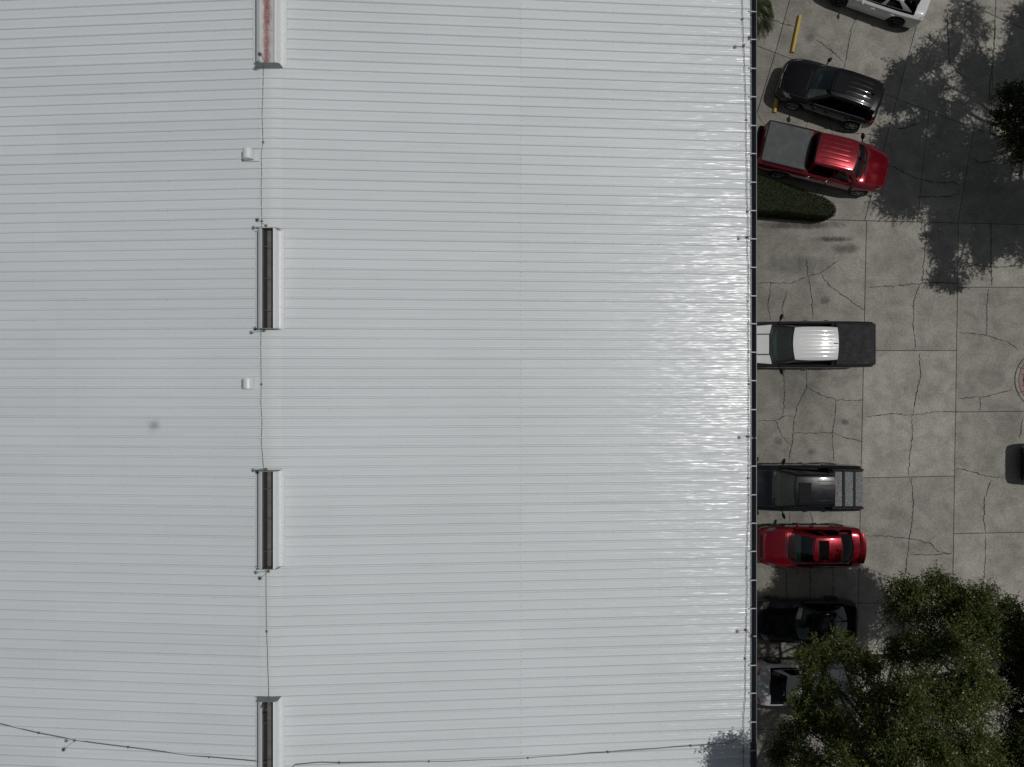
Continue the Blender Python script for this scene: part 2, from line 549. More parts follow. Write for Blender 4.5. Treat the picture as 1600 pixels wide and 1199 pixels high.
# cracks: narrow jagged ribbons of dirt that fill the breaks in the slabs
CR = [
 [(1444, 345), (1447, 380), (1443, 410), (1441, 443)], [(1353, 449), (1400, 447), (1441, 443), (1470, 441), (1497, 444)],
 [(1436, 445), (1428, 470), (1427, 510), (1431, 547)], [(1437, 552), (1438, 590), (1431, 620), (1426, 648)],
 [(1354, 651), (1390, 647), (1426, 649), (1470, 643), (1497, 644)], [(1424, 650), (1426, 680), (1421, 715), (1419, 744)],
 [(1424, 748), (1427, 790), (1423, 830), (1416, 880), (1413, 905)], [(1353, 838), (1390, 838), (1422, 842), (1455, 850), (1465, 862), (1488, 866)],
 [(1422, 866), (1450, 867), (1487, 866)],
 [(1183, 443), (1205, 442), (1235, 443), (1262, 432), (1282, 427), (1310, 408)], [(1282, 427), (1295, 446), (1325, 467), (1350, 485)],
 [(1264, 432), (1268, 465), (1271, 498)], [(1204, 440), (1203, 460), (1200, 480), (1204, 500)], [(1260, 405), (1262, 432)],
 [(1224, 580), (1226, 610), (1224, 640), (1222, 652)], [(1260, 578), (1261, 605), (1245, 635), (1240, 660), (1238, 690), (1232, 722)],
 [(1262, 607), (1290, 620), (1306, 625), (1349, 626)], [(1306, 625), (1305, 650), (1300, 676), (1303, 722)],
 [(1183, 658), (1212, 657), (1224, 651), (1238, 650)], [(1212, 657), (1220, 678), (1236, 698)], [(1240, 677), (1300, 676), (1320, 684), (1349, 690)],
 [(1234, 800), (1234, 818)], [(1266, 800), (1271, 818)], [(1229, 890), (1229, 940)], [(1266, 890), (1266, 960)], [(1302, 890), (1302, 960)],
 [(1500, 407), (1530, 415), (1560, 418), (1600, 414)], [(1545, 452), (1542, 480), (1541, 524)], [(1549, 345), (1548, 400), (1550, 447)],
 [(1498, 520), (1540, 524), (1575, 535), (1592, 548)], [(1497, 623), (1540, 620), (1583, 609)], [(1532, 620), (1531, 643)],
 [(1494, 732), (1520, 738), (1545, 745), (1572, 746)], [(1550, 748), (1538, 780), (1537, 815), (1541, 834)], [(1540, 836), (1540, 870), (1537, 908)],
 [(1598, 655), (1593, 685)], [(1537, 910), (1550, 922), (1556, 930), (1580, 928), (1600, 934)], [(1556, 930), (1546, 937), (1530, 939)],
 [(1556, 930), (1550, 915)], [(1342, 20), (1330, 45), (1325, 75), (1318, 110)], [(1275, 62), (1300, 80), (1318, 97)], [(1190, 25), (1223, 37), (1243, 43)],
 [(1183, 180), (1190, 190), (1200, 205)], [(1296, 188), (1298, 202), (1302, 212)], [(1263, 190), (1258, 203)], [(1304, 204), (1340, 209), (1382, 213)],
 [(1440, 192), (1412, 201), (1396, 199)], [(1388, 258), (1410, 268), (1433, 279), (1470, 286), (1490, 285), (1503, 292)], [(1432, 308), (1470, 308), (1498, 304)],
 [(1480, 20), (1481, 60), (1484, 98), (1500, 116), (1510, 125)], [(1484, 98), (1466, 96)], [(1556, 40), (1550, 100), (1545, 160)],
 [(1515, 245), (1530, 255), (1560, 250)], [(1225, 500), (1222, 480), (1230, 455)], [(1345, 1010), (1400, 1015), (1480, 1010)], [(1470, 945), (1473, 1020), (1468, 1090)],
]
def jag(pts, step=0.085, amp=0.032):
    out = []
    for a, b in zip(pts[:-1], pts[1:]):
        n = max(2, int((b - a).length / step))
        d = (b - a).normalized(); nn = Vector((-d.y, d.x, 0))
        for i in range(n):
            p = a.lerp(b, i / n)
            if i: p = p + nn * random.uniform(-amp, amp)
            out.append(p)
    out.append(pts[-1])
    return out
for cr in CR:
    p = jag([at(x, y) for x, y in cr])
    p = [q + (Vector((0.35, 0, 0)) if False else Vector((0, 0, 0))) for q in p]
    L, R = [], []
    for i, q in enumerate(p):
        t = (p[min(i + 1, len(p) - 1)] - p[max(i - 1, 0)]).normalized()
        nn = Vector((-t.y, t.x, 0))
        e = min(1.0, 0.35 + min(i, len(p) - 1 - i) / 4)
        wd = random.uniform(0.005, 0.022) * e
        L.append((q + nn * wd)[:2] + (0.007,)); R.append((q - nn * wd)[:2] + (0.007,))
    MB().grid([R, L]).build('crack', M_JOINT, pv)

# ------------------------------------------------------------------ warehouse
RX, RZ, SL = -7.37, 10.10, 0.075          # ridge x, ridge height, slope
EX = 7.66                                  # right eave
LX = RX - (EX - RX)                        # left eave
YL0, YL1 = -15.66, 16.35
def roof_z(x):
    return RZ - SL * abs(x - RX)
def on_roof(px, py, dz=0.0):
    z = 9.6
    for _ in range(6):
        p = at(px, py, z); z = roof_z(p.x) + dz
    return at(px, py, z)

bld = empty('warehouse', (0, 0, 0), 0, 'large warehouse with white ribbed metal gable roof and dark gutter', 'building')
wall_h = roof_z(EX) - 0.25
for nm, c, d in (('wall', (EX - 0.22, 0.35, wall_h / 2 - 0.1), (0.2, YL1 - YL0 - 0.6, wall_h + 0.1)),
                 ('wall', (LX + 0.22, 0.35, wall_h / 2 - 0.1), (0.2, YL1 - YL0 - 0.6, wall_h + 0.1)),
                 ('wall', ((EX + LX) / 2, YL0 + 0.3, wall_h / 2 - 0.1), (EX - LX - 0.7, 0.2, wall_h + 0.1)),
                 ('wall', ((EX + LX) / 2, YL1 + 0.3 - 0.6, wall_h / 2 - 0.1), (EX - LX - 0.7, 0.2, wall_h + 0.1))):
    MB().box(c, d).build(nm, M_WALL, bld)
ov = []
for y in (YL0 + 0.05, YL1 - 0.05):
    ov += [(LX + 0.05, y, roof_z(LX) - 0.22), (LX + 0.05, y, roof_z(LX) - 0.03), (RX, y, RZ - 0.03), (EX - 0.05, y, roof_z(EX) - 0.03), (EX - 0.05, y, roof_z(EX) - 0.22), (RX, y, RZ - 0.22)]
deck = mesh('roof', ov, [(0, 1, 2, 5), (5, 2, 3, 4), (11, 8, 7, 6), (10, 9, 8, 11), (1, 7, 8, 2), (2, 8, 9, 3), (0, 6, 7, 1), (3, 9, 10, 4), (5, 11, 6, 0), (4, 10, 11, 5)], M_GREYMET)
roof = obj('roof', deck, bld)

PW = 0.9144; RIB = PW / 3
def panel_profile():
    pr = [(-0.047, 0.0022)]
    for k in range(3):
        c = k * RIB
        if k: pr.append((c - 0.040, 0.0))
        pr += [(c - 0.021, 0.038), (c + 0.021, 0.038), (c + 0.040, 0.0)]
        for q in (1 / 3, 2 / 3):
            m = c + 0.042 + (RIB - 0.084) * q
            pr += [(m - 0.012, 0.0), (m, 0.0030), (m + 0.012, 0.0)]
    pr.append((PW - 0.043, 0.0))
    return pr
PROF = panel_profile()
def panel_mesh(x0, x1, lift=0.0, seg=1):
    P = []
    n = max(1, seg)
    for i in range(n + 1):
        x = x0 + (x1 - x0) * i / n
        P.append([(x, y, roof_z(x) + z + lift) for y, z in PROF])
    mb = MB().grid(P, flip=(x1 > x0) is False)
    return mb.mesh('roof_panel', M_ROOF)
LAPR, LAPL = 0.24, -14.2
Y0 = -0.12 - 17 * PW
rows = [(RX + 0.10, LAPR + 0.06, 0.003), (LAPR, EX, 0.0), (RX - 0.10, LAPL - 0.06, 0.003), (LAPL, LX, 0.0)]
NPAN = 35
for x0, x1, lf in rows:
    me = panel_mesh(x0, x1, lf, 5)
    for k in range(NPAN):
        obj('roof_panel', me, roof, (0, Y0 + k * PW, random.uniform(-0.0006, 0.0006)))
# ridge cap pieces with the rib profile pressed through them
capx = [-0.34, -0.24, -0.12, -0.05, 0.0, 0.05, 0.12, 0.24, 0.34]
P = []
for dx in capx:
    zz = RZ + 0.010 - SL * math.sqrt(dx * dx + 0.004)
    fade = min(1.0, abs(dx) / 0.2) * 0.25 + 0.75
    P.append([(RX + dx, y, zz + z * fade + 0.0035) for y, z in PROF])
capm = MB().grid(P).mesh('ridge_cap', M_CAP)
for k in range(NPAN):
    obj('ridge_cap', capm, roof, (0, Y0 + k * PW, random.uniform(-0.0008, 0.0008)))
# screws: far too many to pick apart, one joined part
sv = MB()
def screw(x, y, zoff, r=0.0085):
    z = roof_z(x) + zoff
    n = 6
    vs = [(x + r * math.cos(a * math.pi / 3), y + r * math.sin(a * math.pi / 3), z) for a in range(n)] + [(x + 0.55 * r * math.cos(a * math.pi / 3), y + 0.55 * r * math.sin(a * math.pi / 3), z + 0.009) for a in range(n)]
    sv.add(vs, [(a, (a + 1) % n, n + (a + 1) % n, n + a) for a in range(n)] + [tuple(range(n, 2 * n))])
purl = []
x = RX + 0.30
while x < EX:
    purl.append(x); x += 1.47
purl.append(EX - 0.33)
purl += [LAPR + 0.02]
purl += [2 * RX - q for q in purl[:9]]
for k in range(3 * NPAN):
    yr = Y0 + k * RIB
    if abs(yr) > 13.2: continue
    for q in purl:
        if random.random() < 0.85: screw(q + random.uniform(-0.02, 0.02), yr - 0.062 + random.uniform(-0.006, 0.006), 0.004)
        if abs(q - LAPR) < 0.1 or q > EX - 0.5: screw(q + random.uniform(-0.01, 0.01), yr - 0.17, 0.004)
    if k % 3 == 0:
        x = LAPL
        while x < EX - 0.1:
            if abs(x - RX) > 0.4 and random.random() < 0.9: screw(x, yr + random.uniform(-0.004, 0.004), 0.041, 0.0075)
            x += 0.30
so = sv.build('roof_screw', M_GREYMET, roof); so['kind'] = 'stuff'

# gutter with its straps
ez = roof_z(EX)
gp = [(EX - 0.03, -0.015), (EX - 0.03, -0.17), (EX + 0.16, -0.17), (EX + 0.205, -0.04), (EX + 0.205, -0.005), (EX + 0.225, -0.005), (EX + 0.225, -0.03), (EX + 0.18, -0.19), (EX - 0.045, -0.19), (EX - 0.045, -0.015)]
v = [(x, y, ez + z) for y in (YL0, YL1) for x, z in gp]
n = len(gp)
f = [(i, (i + 1) % n, n + (i + 1) % n, n + i) for i in range(n)]
gut = obj('gutter', mesh('gutter', v, f, M_GUTTER), bld)
stm = MB().grid([[(EX - 0.05, -0.019, 0.036), (EX - 0.05, 0.019, 0.036)], [(EX + 0.01, -0.019, 0.034), (EX + 0.01, 0.019, 0.034)], [(EX + 0.10, -0.016, 0.012), (EX + 0.10, 0.016, 0.012)], [(EX + 0.208, -0.015, 0.004), (EX + 0.208, 0.015, 0.004)]], flip=True).mesh('strap', M_STRAP)
k = -17
while True:
    y = -0.83 + k * PW; k += 1
    if y < YL0 + 0.3: continue
    if y > YL1 - 0.3: break
    obj('strap', stm, gut, (0, y + random.uniform(-0.015, 0.015), ez))

# ------------------------------------------------------------------ ridge vents
def rust_mat():
    t = NT('rust_streaked_damper')
    v = t.coords((1.0, 0.35, 1.0))
    sx = t.n('ShaderNodeSeparateXYZ'); c0 = t.n('ShaderNodeTexCoord')
    t.l(c0.outputs['Object'], sx.inputs[0])
    ax = t.math('ABSOLUTE', t.math('ADD', sx.outputs['X'], 0.0))
    d = t.math('ADD', t.math('MULTIPLY', ax, 3.4), t.math('MULTIPLY', t.noise(v, 5.0, 6, 0.75), 1.1))
    m = t.ramp(d, [(0.62, 1.0), (1.0, 0.0)])
    fine = t.ramp(t.noise(t.coords((1, 1, 1)), 38.0, 5, 0.8), [(0.42, (0.24, 0.045, 0.06)), (0.6, (0.48, 0.36, 0.355))])
    c = t.mix(m, (0.60, 0.60, 0.58), fine)
    t.bsdf(c, 0.6)
    return t.mat
M_RUST = rust_mat()
def ridge_vent(y0, y1, label, rusty=False):
    ln = y1 - y0
    r = empty('ridge_vent', (RX, (y0 + y1) / 2, RZ), 0, label, 'roof vent', 'open ridge vents along the roof ridge')
    h2 = ln / 2
    H = 0.36
    for s in (-1, 1):
        # outer skin of one side baffle: rolled lip, top, slanted face, flange on the roof
        if s < 0:
            pr = [(0.148, H - 0.10), (0.148, H - 0.012), (0.156, H), (0.235, H - 0.05), (0.262, H - 0.075), (0.282, H - 0.11), (0.292, H - 0.14), (0.302, 0.10), (0.322, 0.052), (0.345, 0.044), (0.44, 0.041), (0.45, 0.018)]
        else:
            pr = [(0.205, H - 0.10), (0.205, H - 0.012), (0.211, H), (0.238, H - 0.02), (0.255, H - 0.05), (0.262, H - 0.14), (0.272, 0.10), (0.292, 0.052), (0.315, 0.044), (0.41, 0.041), (0.42, 0.018)]
        P = [[(s * x, yy, z - SL * (abs(x) if z < 0.12 else 0.0)) for x, z in pr] for yy in (-h2, h2)]
        MB().grid(P, flip=(s < 0)).build('baffle', M_TRIM, r, True, 35)
        # throat wall inside
        P = [[(s * x, yy, z) for x, z in ((0.150 if s < 0 else 0.207, H - 0.10), (0.140 if s < 0 else 0.197, 0.03))] for yy in (-h2 + 0.01, h2 - 0.01)]
        MB().grid(P, flip=(s > 0)).build('throat_wall', M_RUST if rusty else M_DARKMET, r)
    MB().box((0.029, 0, 0.06), (0.345, ln - 0.03, 0.02)).build('damper', M_RUST if rusty else M_DARKMET, r)
    if not rusty:
        MB().box((-0.094, 0, 0.12), (0.085, ln - 0.04, 0.02)).build('damper_edge', M_BLACKMET, r)
    else:
        MB().box((0.029, 0.0, 0.27), (0.345, ln - 0.04, 0.01)).build('closed_damper', M_RUST, r)
    # end plates with rounded shoulders
    out = [(-0.335, 0.0), (-0.335, H - 0.06), (-0.315, H - 0.01), (-0.28, H + 0.012), (0.25, H + 0.012), (0.30, H - 0.005), (0.33, H - 0.06), (0.335, 0.0)]
    n = len(out)
    for s in (-1, 1):
        yy = s * h2
        v = [(x, yy, z - 0.02) for x, z in out] + [(x, yy + s * 0.014, z - 0.02) for x, z in out]
        f = [tuple(range(n)), tuple(reversed(range(n, 2 * n)))] + [(i, (i + 1) % n, n + (i + 1) % n, n + i) for i in range(n)]
        if s > 0: f = [tuple(reversed(q)) for q in f]
        MB().add(v, f).build('end_plate', M_GREYMET, r)
    for q in (() if rusty else (-0.32, 0.0, 0.32)):
        MB().tube([(-0.147, q * ln, 0.265), (0.204, q * ln, 0.265)], 0.007, 6).build('tie_rod', M_DARKMET, r)
    if rusty: r.scale.x = 1.18
    return r
def vy(py, dz=0.3):
    return at(424, py, RZ + dz).y
VENTS = [(-90, 99, 'ridge vent with rust-stained red damper at top of photo', True), (357, 513, 'dark-throated ridge vent second from the top, above the middle of the roof', False),
         (737, 889, 'dark-throated ridge vent third from the top, below the middle of the roof', False), (1096, 1290, 'dark-throated ridge vent cut off by bottom edge of photo', False)]
for a, b, lb, ru in VENTS:
    ridge_vent(vy(b), vy(a), lb, ru)

# two small goose-neck hoods
def hood(px, py, label):
    p = on_roof(px, py)
    r = empty('roof_hood', (p.x, p.y, roof_z(p.x)), 0, label, 'roof hood', 'small hoods on the left slope')
    pr = []
    R = 0.15
    for i in range(13):
        a = math.pi * (1.0 - i / 12)
        pr.append((R * math.cos(a), 0.13 + R * math.sin(a)))
    pr = [(-R, 0.01)] + pr + [(R, 0.06)]
    P = [[(x, yy, z) for x, z in pr] for yy in (-0.145, 0.145)]
    MB().grid(P, flip=True).build('hood_shell', M_TRIM, r, True, 40)
    for s in (-1, 1):
        v = [(x, s * 0.144, z) for x, z in pr]
        MB().add(v, [tuple(range(len(v))) if s > 0 else tuple(reversed(range(len(v))))]).build('side_plate', M_TRIM, r)
    MB().box((0.06, 0, 0.006 - 0.0), (0.50, 0.36, 0.012)).build('flashing', M_TRIM, r)
    r.rotation_euler = (0, -math.atan(SL), 0)
    r.location.z += 0.035
    return r
hood(391, 244, 'small white half-round roof hood, upper of the two')
hood(391, 600, 'small white half-round roof hood, lower of the two near mid roof')

# ------------------------------------------------------------------ lightning protection
def cable(name, pts, label, r=0.0095, step=0.5, amp=0.016, dz=0.044, group=None):
    p = [on_roof(x, y, dz) for x, y in pts]
    q = []
    for a, b in zip(p[:-1], p[1:]):
        n = max(1, int((b - a).length / step))
        for i in range(n):
            c = a.lerp(b, i / n)
            c += Vector((random.uniform(-amp, amp), random.uniform(-amp, amp), 0))
            c.z = roof_z(c.x) + dz
            q.append(c)
    q.append(p[-1])
    root = MB().tube(q, r, 6).build(name, M_CABLE, None, True)
    tag(root, label, 'cable', group)
    for i in range(3, len(q) - 1, 5):
        MB().rbox((q[i].x, q[i].y, q[i].z), (0.06, 0.06, 0.04), 0.012).build('cable_clip', M_CABLE, root)
    return root
cable('lightning_cable', [(413, -40), (412, 110), (410, 180), (411, 222), (408, 240), (409, 345), (409, 360)], 'thin dark cable on the ridge between rusty vent and second vent')
cable('lightning_cable', [(408, 510), (408, 600), (409, 690), (412, 735)], 'thin dark cable on the ridge between second and third vents')
cable('lightning_cable', [(416, 885), (416, 960), (418, 1040), (420, 1096)], 'thin dark cable on the ridge below the third vent')
cable('lightning_cable', [(1159, -60), (1160, 30), (1162, 75), (1165, 160), (1168, 300), (1169, 420), (1170, 600), (1170, 720), (1168, 860), (1166, 1000), (1164, 1090), (1162, 1146), (1160, 1230)], 'long thin cable running along the right eave beside the gutter', amp=0.02)
cable('lightning_cable', [(-30, 1124), (0, 1131), (60, 1146), (117, 1157), (200, 1168), (300, 1181), (380, 1188), (410, 1191), (418, 1188)], 'thin cable crossing the left roof slope at bottom left', amp=0.008)
cable('lightning_cable', [(456, 1199), (462, 1195), (500, 1192), (560, 1192), (640, 1191), (700, 1190), (800, 1186), (900, 1179), (1000, 1172), (1080, 1166), (1140, 1162), (1157, 1152), (1161, 1144)], 'thin cable crossing the right roof slope along the bottom', amp=0.008)

def air_terminal(p, label, L=0.50, tilt=(0, 0)):
    r = empty('lightning_rod', p, 0, label, 'lightning rod', 'brush-tipped lightning rods on the roof')
    r.rotation_euler = (tilt[0], tilt[1], 0)
    MB().rbox((0, 0, 0.02), (0.07, 0.07, 0.05), 0.015).build('base_clamp', M_CABLE, r)
    MB().tube([(0, 0, 0.03), (0, 0, L)], [0.009, 0.007], 6).build('rod', M_GREYMET, r)
    b = MB()
    rg = np.random.default_rng(5)
    for i in range(70):
        d = Vector(rg.normal(size=3)); d.normalize()
        if d.z < -0.5: d.z *= -1
        b.tube([(0, 0, L), tuple(Vector((0, 0, L)) + d * 0.075)], 0.0025, 3, caps=False)
    b.build('brush', M_BRUSH, r)
    return r
for px, py, lb in ((420, 103, 'brush-tipped lightning rod at the end of the rusty vent'), (416, 353, 'brush-tipped lightning rod at the upper end of second vent'), (413, 517, 'brush-tipped lightning rod at the lower end of second vent'),
                   (416, 733, 'brush-tipped lightning rod at the upper end of third vent'), (420, 893, 'brush-tipped lightning rod at the lower end of third vent'), (427, 1095, 'brush-tipped lightning rod at the upper end of bottom vent')):
    air_terminal(on_roof(px, py, 0.05), lb, 0.70)
air_terminal(on_roof(117, 1157, 0.04), 'brush-tipped lightning rod on the cable at bottom left of roof', 0.5)
for px, py, lb in ((1162, 72, 'topmost brush-tipped lightning rod along the right eave'), (1168, 371, 'second brush-tipped lightning rod from top along right eave'), (1169, 682, 'third brush-tipped lightning rod from top along right eave'), (1166, 985, 'lowest brush-tipped lightning rod along the right eave')):
    air_terminal(on_roof(px, py, 0.04), lb, 0.5)
# ------------------------------------------------------------------ vehicles
def pchip(xs, ys):
    xs = np.array(xs, float); ys = np.array(ys, float)
    h = np.diff(xs); d = np.diff(ys) / h
    m = np.zeros(len(xs))
    m[0], m[-1] = d[0], d[-1]
    for i in range(1, len(xs) - 1):
        if d[i - 1] * d[i] > 0:
            w1 = 2 * h[i] + h[i - 1]; w2 = h[i] + 2 * h[i - 1]
            m[i] = (w1 + w2) / (w1 / d[i - 1] + w2 / d[i])
    def f(x):
        x = min(max(float(x), xs[0]), xs[-1])
        i = int(min(max(np.searchsorted(xs, x) - 1, 0), len(xs) - 2))
        t = (x - xs[i]) / h[i]
        return ((1 + 2 * t) * (1 - t) ** 2 * ys[i] + t * (1 - t) ** 2 * h[i] * m[i] + t * t * (3 - 2 * t) * ys[i + 1] + t * t * (t - 1) * h[i] * m[i + 1])
    return f

WHEELS = {}
def wheel_meshes(rw, ww, rim_mat, spokes):
    key = (rw, ww, rim_mat.name, spokes)
    if key in WHEELS: return WHEELS[key]
    t = MB()
    rr = rw * 0.70
    hw = ww / 2
    t.lathe([(rr, -hw * 0.9), (rr + 0.02, -hw), (rw - 0.03, -hw), (rw - 0.008, -hw * 0.85), (rw, -hw * 0.6), (rw, hw * 0.6), (rw - 0.008, hw * 0.85), (rw - 0.03, hw), (rr + 0.02, hw), (rr, hw * 0.9), (rr, -hw * 0.9)], 28)
    tyre = t.mesh('tyre', M_RUBBER, True, 40)
    t = MB()
    for s in (1, -1):
        t.lathe([(rr, s * hw * 0.9), (rr - 0.012, s * hw * 0.92), (rr - 0.03, s * hw * 0.70), (rr - 0.035, s * hw * 0.2)], 28)
        for k in range(spokes):
            a = 2 * math.pi * k / spokes
            R = Matrix.Rotation(-a, 3, 'Y')
            t.box(R @ Vector((rr * 0.52, s * hw * 0.66, 0)), (rr * 0.90, 0.035, rr * 0.17), M=R)
        t.lathe([(0.0, s * hw * 0.84), (rr * 0.2, s * hw * 0.82), (rr * 0.22, s * hw * 0.55)], 12)
    t.lathe([(0.0, 0.0), (rr - 0.03, 0.0)], 20, mi=1)
    rim = t.mesh('rim', [rim_mat, M_BLACKMET], True, 40)
    WHEELS[key] = (tyre, rim)
    return WHEELS[key]

class Car:
    def __init__(c, name, label, loc, ang, P, paint, group='vehicles parked beside the building', cat='car'):
        c.P = P
        c.paint = paint
        c.root = empty(name, (loc[0], loc[1], 0.004), ang, label, cat, group)
        L, W = P['L'], P['W']
        c.L, c.W = L, W
        wp = P['w']; hp = P['h']
        c.w = pchip([q[0] for q in wp], [q[1] * W / 2 for q in wp])
        c.h = pchip([q[0] for q in hp], [q[1] for q in hp])
        c.crown = P.get('crown', 0.035)
        c.body()
        c.cabin()
        c.wheels()
    def dz(c, x, y):
        w = c.w(x); yf = min(1.0, abs(y) / w)
        drop = 0.11 * max(0.0, (yf - 0.62) / 0.38) ** 2.4
        z = c.h(x) + c.crown * (1 - yf * yf) - drop
        for (x0, x1, y0, y1, a) in c.P.get('bulges', []):
            if x0 < x < x1 and y0 < abs(y) < y1:
                u = (x - x0) / (x1 - x0); v = (abs(y) - y0) / (y1 - y0)
                z += a * math.sin(math.pi * u) ** 0.7 * math.sin(math.pi * v)
        return z
    def body(c):
        P = c.P; L = c.L
        rw = P['rw']; Ra = rw + 0.055
        xw = (P['xf'], P['xr'])
        n = 84
        xs = [-L / 2 * math.cos(math.pi * i / n) for i in range(n + 1)]
        xs = [0.45 * x + 0.55 * (-L / 2 + L * i / n) for i, x in enumerate(xs)]
        g = P['gh']
        yt = [0, 0.18, 0.36, 0.54, 0.70, 0.82, 0.90, 0.95, 0.98, 1.0]
        side = [0.12, 0.28, 0.45, 0.62, 0.8, 1.0]
        rows = []
        pit = []
        for x in xs:
            w = c.w(x)
            zb = P.get('zb', 0.22)
            e = min(x + L / 2, L / 2 - x)
            if e < 0.5: zb += 0.10 * (1 - e / 0.5) ** 2
            for q in xw:
                d = abs(x - q)
                if d < Ra: zb = max(zb, rw + math.sqrt(Ra * Ra - d * d))
            inp = (g['rb'] + 0.10) < x < (g['wb'] - g.get('bow', 0.12) - 0.10)
            pit.append(inp)
            half = []
            for yf in yt:
                y = yf * w
                z = c.dz(x, y)
                if inp and yf <= 0.82: z = P.get('zin', 0.55)
                half.append((y, z))
            zs = half[-1][1]
            zb2 = min(zb, zs - 0.03)
            for q in side:
                z = zs + (zb2 - zs) * q
                y = w * (1 + 0.022 * math.sin(math.pi * min(1, q * 1.15)) - 0.05 * q ** 3)
                half.append((y, z))
            rows.append([(x, -y, z) for y, z in reversed(half)] + [(x, y, z) for y, z in half[1:]])
        mb = MB().grid(rows)
        K = len(rows[0])
        # the cabin floor and its walls take the interior material
        ns = len(side); C0 = ns + (len(yt) - 1)
        for i in range(len(rows) - 1):
            for j in range(K - 1):
                a = abs(j + 0.5 - C0)
                if (pit[i] or pit[i + 1]) and a < 6.2 - 0.5 + 0.3:
                    mb.m[i * (K - 1) + j] = 1
        for row, fl in ((0, False), (len(rows) - 1, True)):
            idx = [row * K + j for j in range(K)]
            mb.f.append(tuple(idx) if not fl else tuple(reversed(idx))); mb.m.append(P.get('cap_m', 0))
        mats = [c.paint, M_INT]
        # dark lower cladding
        c.o_body = mb.build('body', mats, c.root, True, 42)
        MB().box((0, 0, 0.36), (L * 0.80, c.W * 0.78, 0.22)).build('underbody', M_PLAST, c.root)
    def zroof(c, x, y):
        g = c.P['gh']
        xm = (g['rf'] + g['rr']) / 2; hl = (g['rf'] - g['rr']) / 2
        yf = min(1.0, abs(y) / g['wr'])
        u = (x - xm) / hl
        z = g['zr'] - g.get('camb', 0.05) * max(0, u * u) - g.get('tail', 0.0) * max(0, -u) ** 2 - 0.045 * yf * yf - 0.035 * max(0, (yf - 0.82) / 0.18) ** 2
        for (y0, x0, x1, wd, hh) in c.P.get('ribs', []):
            d = abs(y - y0)
            if d < wd and x0 < x < x1:
                z += hh * (0.5 + 0.5 * math.cos(math.pi * d / wd)) * min(1, (x - x0) / 0.06, (x1 - x) / 0.06)
        return z
    def cabin(c):
        P = c.P; g = P['gh']
        bow, bowt, bowr, bowrt = g.get('bow', 0.12), g.get('bowt', 0.07), g.get('bowr', 0.08), g.get('bowrt', 0.05)
        wr = g['wr']; ins = g.get('ins', 0.90)
        rm = g.get('roof_mat', c.paint); pm = g.get('pillar_mat', c.paint)
        # roof skin
        ny = 72 if P.get('ribs') else 28
        nx = 26
        G = []
        for i in range(nx + 1):
            u = i / nx
            row = []
            for j in range(ny + 1):
                yf = -1 + 2 * j / ny
                x0 = g['rr'] + bowrt * yf * yf; x1 = g['rf'] - bowt * yf * yf
                x = x0 + (x1 - x0) * u; y = yf * wr * (1 - 0.05 * abs(2 * u - 1) ** 3)
                row.append((x, y, c.zroof(x, y)))
            G.append(row)
        # close the roof as a thin shell
        mb = MB().grid(G)
        low = [[(p[0], p[1], p[2] - 0.03) for p in row] for row in G]
        mb.grid(low, flip=True)
        mb.build('roof', rm, c.root, True, 60)
        # rings of the glass house
        M_, N_ = 16, 26
        def ring(t):
            pts = []
            xfc, xrc = g['wb'] - bow, g['rb'] + bowr
            def fr(yf):
                yb = c.w(xfc) * ins * yf
                xb = g['wb'] - bow * yf * yf
                b = Vector((xb, yb, c.dz(xb, yb) - 0.012))
                yt = wr * 0.95 * yf; xt = g['rf'] - bowt * yf * yf
                return b, Vector((xt, yt, c.zroof(xt, yt) - 0.012))
            def re(yf):
                yb = c.w(xrc) * g.get('insr', ins) * yf
                xb = g['rb'] + bowr * yf * yf
                b = Vector((xb, yb, c.dz(xb, yb) - 0.012))
                yt = wr * 0.95 * yf; xt = g['rr'] + bowrt * yf * yf
                return b, Vector((xt, yt, c.zroof(xt, yt) - 0.012))
            def sd(u, s):
                f0, r0 = fr(s)[0], re(s)[0]; f1, r1 = fr(s)[1], re(s)[1]
                xb = f0.x + (r0.x - f0.x) * u
                k = ins + (g.get('insr', ins) - ins) * u
                yb = s * c.w(xb) * k
                b = Vector((xb, yb, c.dz(xb, yb) - 0.012))
                xt = f1.x + (r1.x - f1.x) * u
                q = (xt - (g['rr'])) / (g['rf'] - g['rr'])
                yt = s * wr * (1 - 0.05 * abs(2 * q - 1) ** 3) * (1.0)
                e = Vector((xt, yt, c.zroof(xt, yt) - 0.012))
                return b, e
            def bl(be, bulge):
                b, e = be
                p = b.lerp(e, t)
                o = Vector((b.x + e.x - 2 * (g['rf'] + g['rr']) / 2, b.y + e.y, 0)) if False else None
                p.z += bulge * math.sin(math.pi * t)
                return p
            front = [bl(fr(1 - 2 * j / M_), 0.035) for j in range(M_ + 1)]
            right = [bl(sd(j / N_, -1), 0.02) for j in range(1, N_)]
            rear = [bl(re(-1 + 2 * j / M_), 0.03) for j in range(M_ + 1)]
            left = [bl(sd(1 - j / N_, 1), 0.02) for j in range(1, N_)]
            return front + right + rear + left
        T = [0.0, 0.05, 0.25, 0.5, 0.75, 0.93, 1.0]
        R = [ring(t) for t in T]
        K = len(R[0])
        parts = {}
        pil = g.get('pillars', [0.36, 0.70])      # B and C pillar, as fractions of the side
